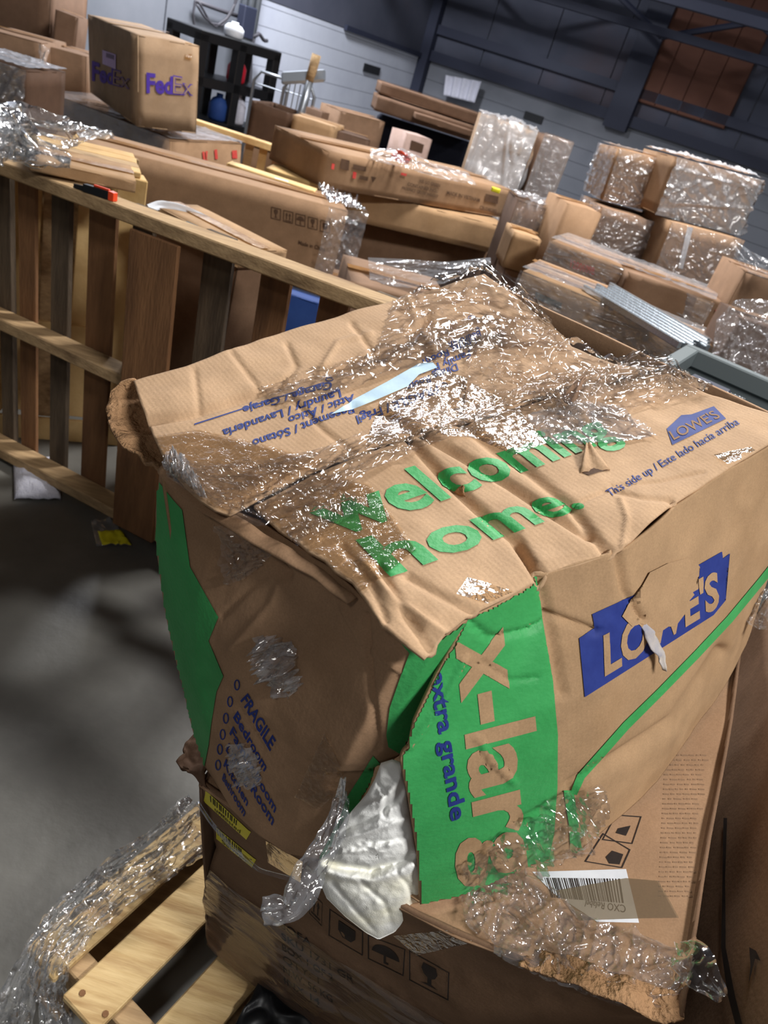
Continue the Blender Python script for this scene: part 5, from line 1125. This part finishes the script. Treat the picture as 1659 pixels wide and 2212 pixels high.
# ------------------------------------------------------------------ along the left wall
def rack(label, F, dist, az, wd, dp, hh, shelves):
    r = thing('shelving_rack', label, 'shelf', far(*F, dist)*np.array([1, 1, 0])); p = far(*F, dist); p[2] = 0; a = math.radians(az); X = np.array([math.cos(a), math.sin(a), 0]); Y = np.array([-math.sin(a), math.cos(a), 0])
    for i in (0, 0.5, 1):
        for j in (0, 1): MB().obox(p+X*(wd-0.09)*i+Y*(dp-0.09)*j, X*0.09, Y*0.09, UPV*hh).build('post', M['black'], r, bevel=0.006)
    for k in range(shelves):
        MB().obox(p+UPV*(0.05+(hh-0.11)*k/(shelves-1)), X*wd, Y*dp, UPV*0.08).build('shelf_board', M['black'], r, bevel=0.006)
    return p, X, Y
rp, rX, rY = rack('black plastic shelving rack full of small goods by the wall', (436, 70), 7.4, 62, 0.95, 0.45, far(436, 70, 7.4)[2], 5)
hh = far(436, 70, 7.4)[2]
goods = [('white_jug', 'white', 0.12, 0.2, 1, 'white jug standing on a lower shelf of the black rack'), ('blue_bottle', 'bluebox', 0.40, 0.22, 2, 'blue bottle on the middle shelf of the black rack'), ('white_bag', 'foam', 0.62, 0.25, 2, 'white bag bundle on the middle shelf of the black rack'), ('white_bag', 'foam', 0.25, 0.2, 1, 'white bag bundle on a lower shelf of the black rack'), ('red_tape_roll', 'red', 0.55, 0.2, 3, 'red roll on an upper shelf of the black rack'), ('paper_bundle', 'paper', 0.45, 0.12, 4, 'bundle of pale papers on top of the black rack')]
for nm, mt, sx, sz, lev, lb in goods:
    z = 0.05+(hh-0.11)*lev/4+0.081; q = rp+rX*sx+rY*0.12+UPV*z; m = MB()
    n_ = 12; prof = [(0.07, 0), (0.085, 0.02), (0.085, sz*0.6), (0.06, sz*0.8), (0.03, sz*0.88), (0.03, sz)]
    m.tube([q+UPV*zz for r_, zz in prof], [r_ for r_, zz in prof], n_)
    tag(m.build(nm, M[mt], None, True), lb, nm.split('_')[-1])
# vertical pipes and hoses by the rack
def wallp(px, off=0.12): return onplane(px[0], px[1], CORNER+nL*off, nL)
pi_ = thing('pipe_run', 'vertical steel pipes and conduits running up the wall by the rack', 'pipe', wallp((520, 250))*np.array([1, 1, 0]))
for k, (xx, rr_) in enumerate(((533, 0.05), (548, 0.04), (520, 0.035))):
    q = wallp((xx, 60), 0.10); MB().tube([np.array([q[0], q[1], 0.0]), np.array([q[0], q[1], ZC])], rr_, 10).build('pipe', M['steel'], pi_, True)
q = wallp((524, 45), 0.16); MB().obox(q-dL*0.1-UPV*0.15, dL*0.2, nL*0.1, UPV*0.3).build('junction_box', M['steel_dark'], pi_, bevel=0.01)
MB().tube([wallp((422, 2), 0.1), wallp((470, 20), 0.1), wallp((530, 40), 0.1)], 0.02, 8).build('pipe', M['hose'], pi_, True)
hs = [[(425, 10), (440, 35), (465, 58), (490, 40), (512, 0), (520, -30)], [(422, 0), (417, 30), (420, 62)], [(430, 5), (455, 50), (480, 55), (505, 20), (512, -20)]]
hz = thing('hanging_hoses', 'dark hoses looping from the pipe above the rack', 'hose', wallp((465, 58)))
for h_ in hs: MB().tube(poly_at(np.array([wallp(p, 0.2) for p in h_]), np.linspace(0, 1, 24)), 0.012, 8).build('hose', M['hose'], hz, True)
MB().tube(poly_at(np.array([wallp(p, 0.2) for p in ((540, 200), (542, 120), (548, 80), (560, 72), (570, 88), (577, 88))]), np.linspace(0, 1, 24)), 0.02, 8).build('hose', M['hose'], hz, True)
# wire hand carts and a scoop
def cart(label, px, dist, wd, hh, wires):
    r = thing('wire_cart', label, 'cart', far(*px, dist)*np.array([1, 1, 0])); p = far(*px, dist); zt = p[2]; p[2] = 0; X = np.array([math.cos(0.1), math.sin(0.1), 0])
    pts = [p, p+UPV*(zt-0.08), p+X*0.05+UPV*zt, p+X*(wd-0.05)+UPV*zt, p+X*wd+UPV*(zt-0.08), p+X*wd]
    MB().tube(pts, 0.014, 8).build('frame', M['steel'], r, True)
    MB().obox(p+np.array([0, -0.5, 0.12]), X*wd, np.array([0, 0.5, 0]), UPV*0.03).build('deck', M['steel_dark'], r)
    for k in range(1, wires): MB().tube([p+X*wd*k/wires+UPV*0.15, p+X*wd*k/wires+UPV*(zt-0.02)], 0.005, 5).build('wire', M['steel'], r)
    for k in range(1, wires+2): MB().tube([p+UPV*(0.2+(zt-0.3)*k/(wires+1)), p+X*wd+UPV*(0.2+(zt-0.3)*k/(wires+1))], 0.005, 5).build('wire', M['steel'], r)
cart('left tubular hand cart by the white wall', (553, 150), 7.6, 0.30, 1.0, 1)
cart('right wire-mesh hand cart by the white wall', (618, 166), 7.15, 0.26, 1.0, 6)
sv = thing('scoop', 'grey scoop with a wooden handle standing up by the white wall', 'scoop', far(660, 170, 6.6)*np.array([1, 1, 0]))
a_, b_ = far(648, 250, 6.6), far(684, 118, 6.6); hd_ = unit(b_-a_); ln = np.linalg.norm(b_-a_)
MB().tube([a_+hd_*ln*0.58, b_], 0.035, 10).build('handle', M['wood_mid'], sv, True)
MB().tube([np.array([a_[0], a_[1], 0.0]), a_, a_+hd_*ln*0.6], 0.03, 8).build('shaft', M['steel'], sv, True)
bld = far(655, 175, 6.58); MB().obox(bld-CR*0.17-CU*0.02, CR*0.34+CU*0.02, Fv*0.03, CU*0.10).build('blade', M['steel'], sv, bevel=0.02)
# poly sheet hung on the back wall
qa = [onplane(x, y, CORNER+nR*0.25, nR) for x, y in ((962, 162), (1040, 176), (1025, 222), (957, 205))]
P_ = coons(np.array([qa[0], qa[1]]), np.array([qa[3], qa[2]]), np.array([qa[0], qa[3]]), np.array([qa[1], qa[2]]), 24, 12)
P_ = P_+nR*(0.03*np.sin(np.linspace(0, 26, 24)))[None, :, None]
tag(shell('hanging_sheet', P_, M['foam'], None, 0.01, True, nR), 'pale translucent sheet hanging before the dark back wall', 'sheet')
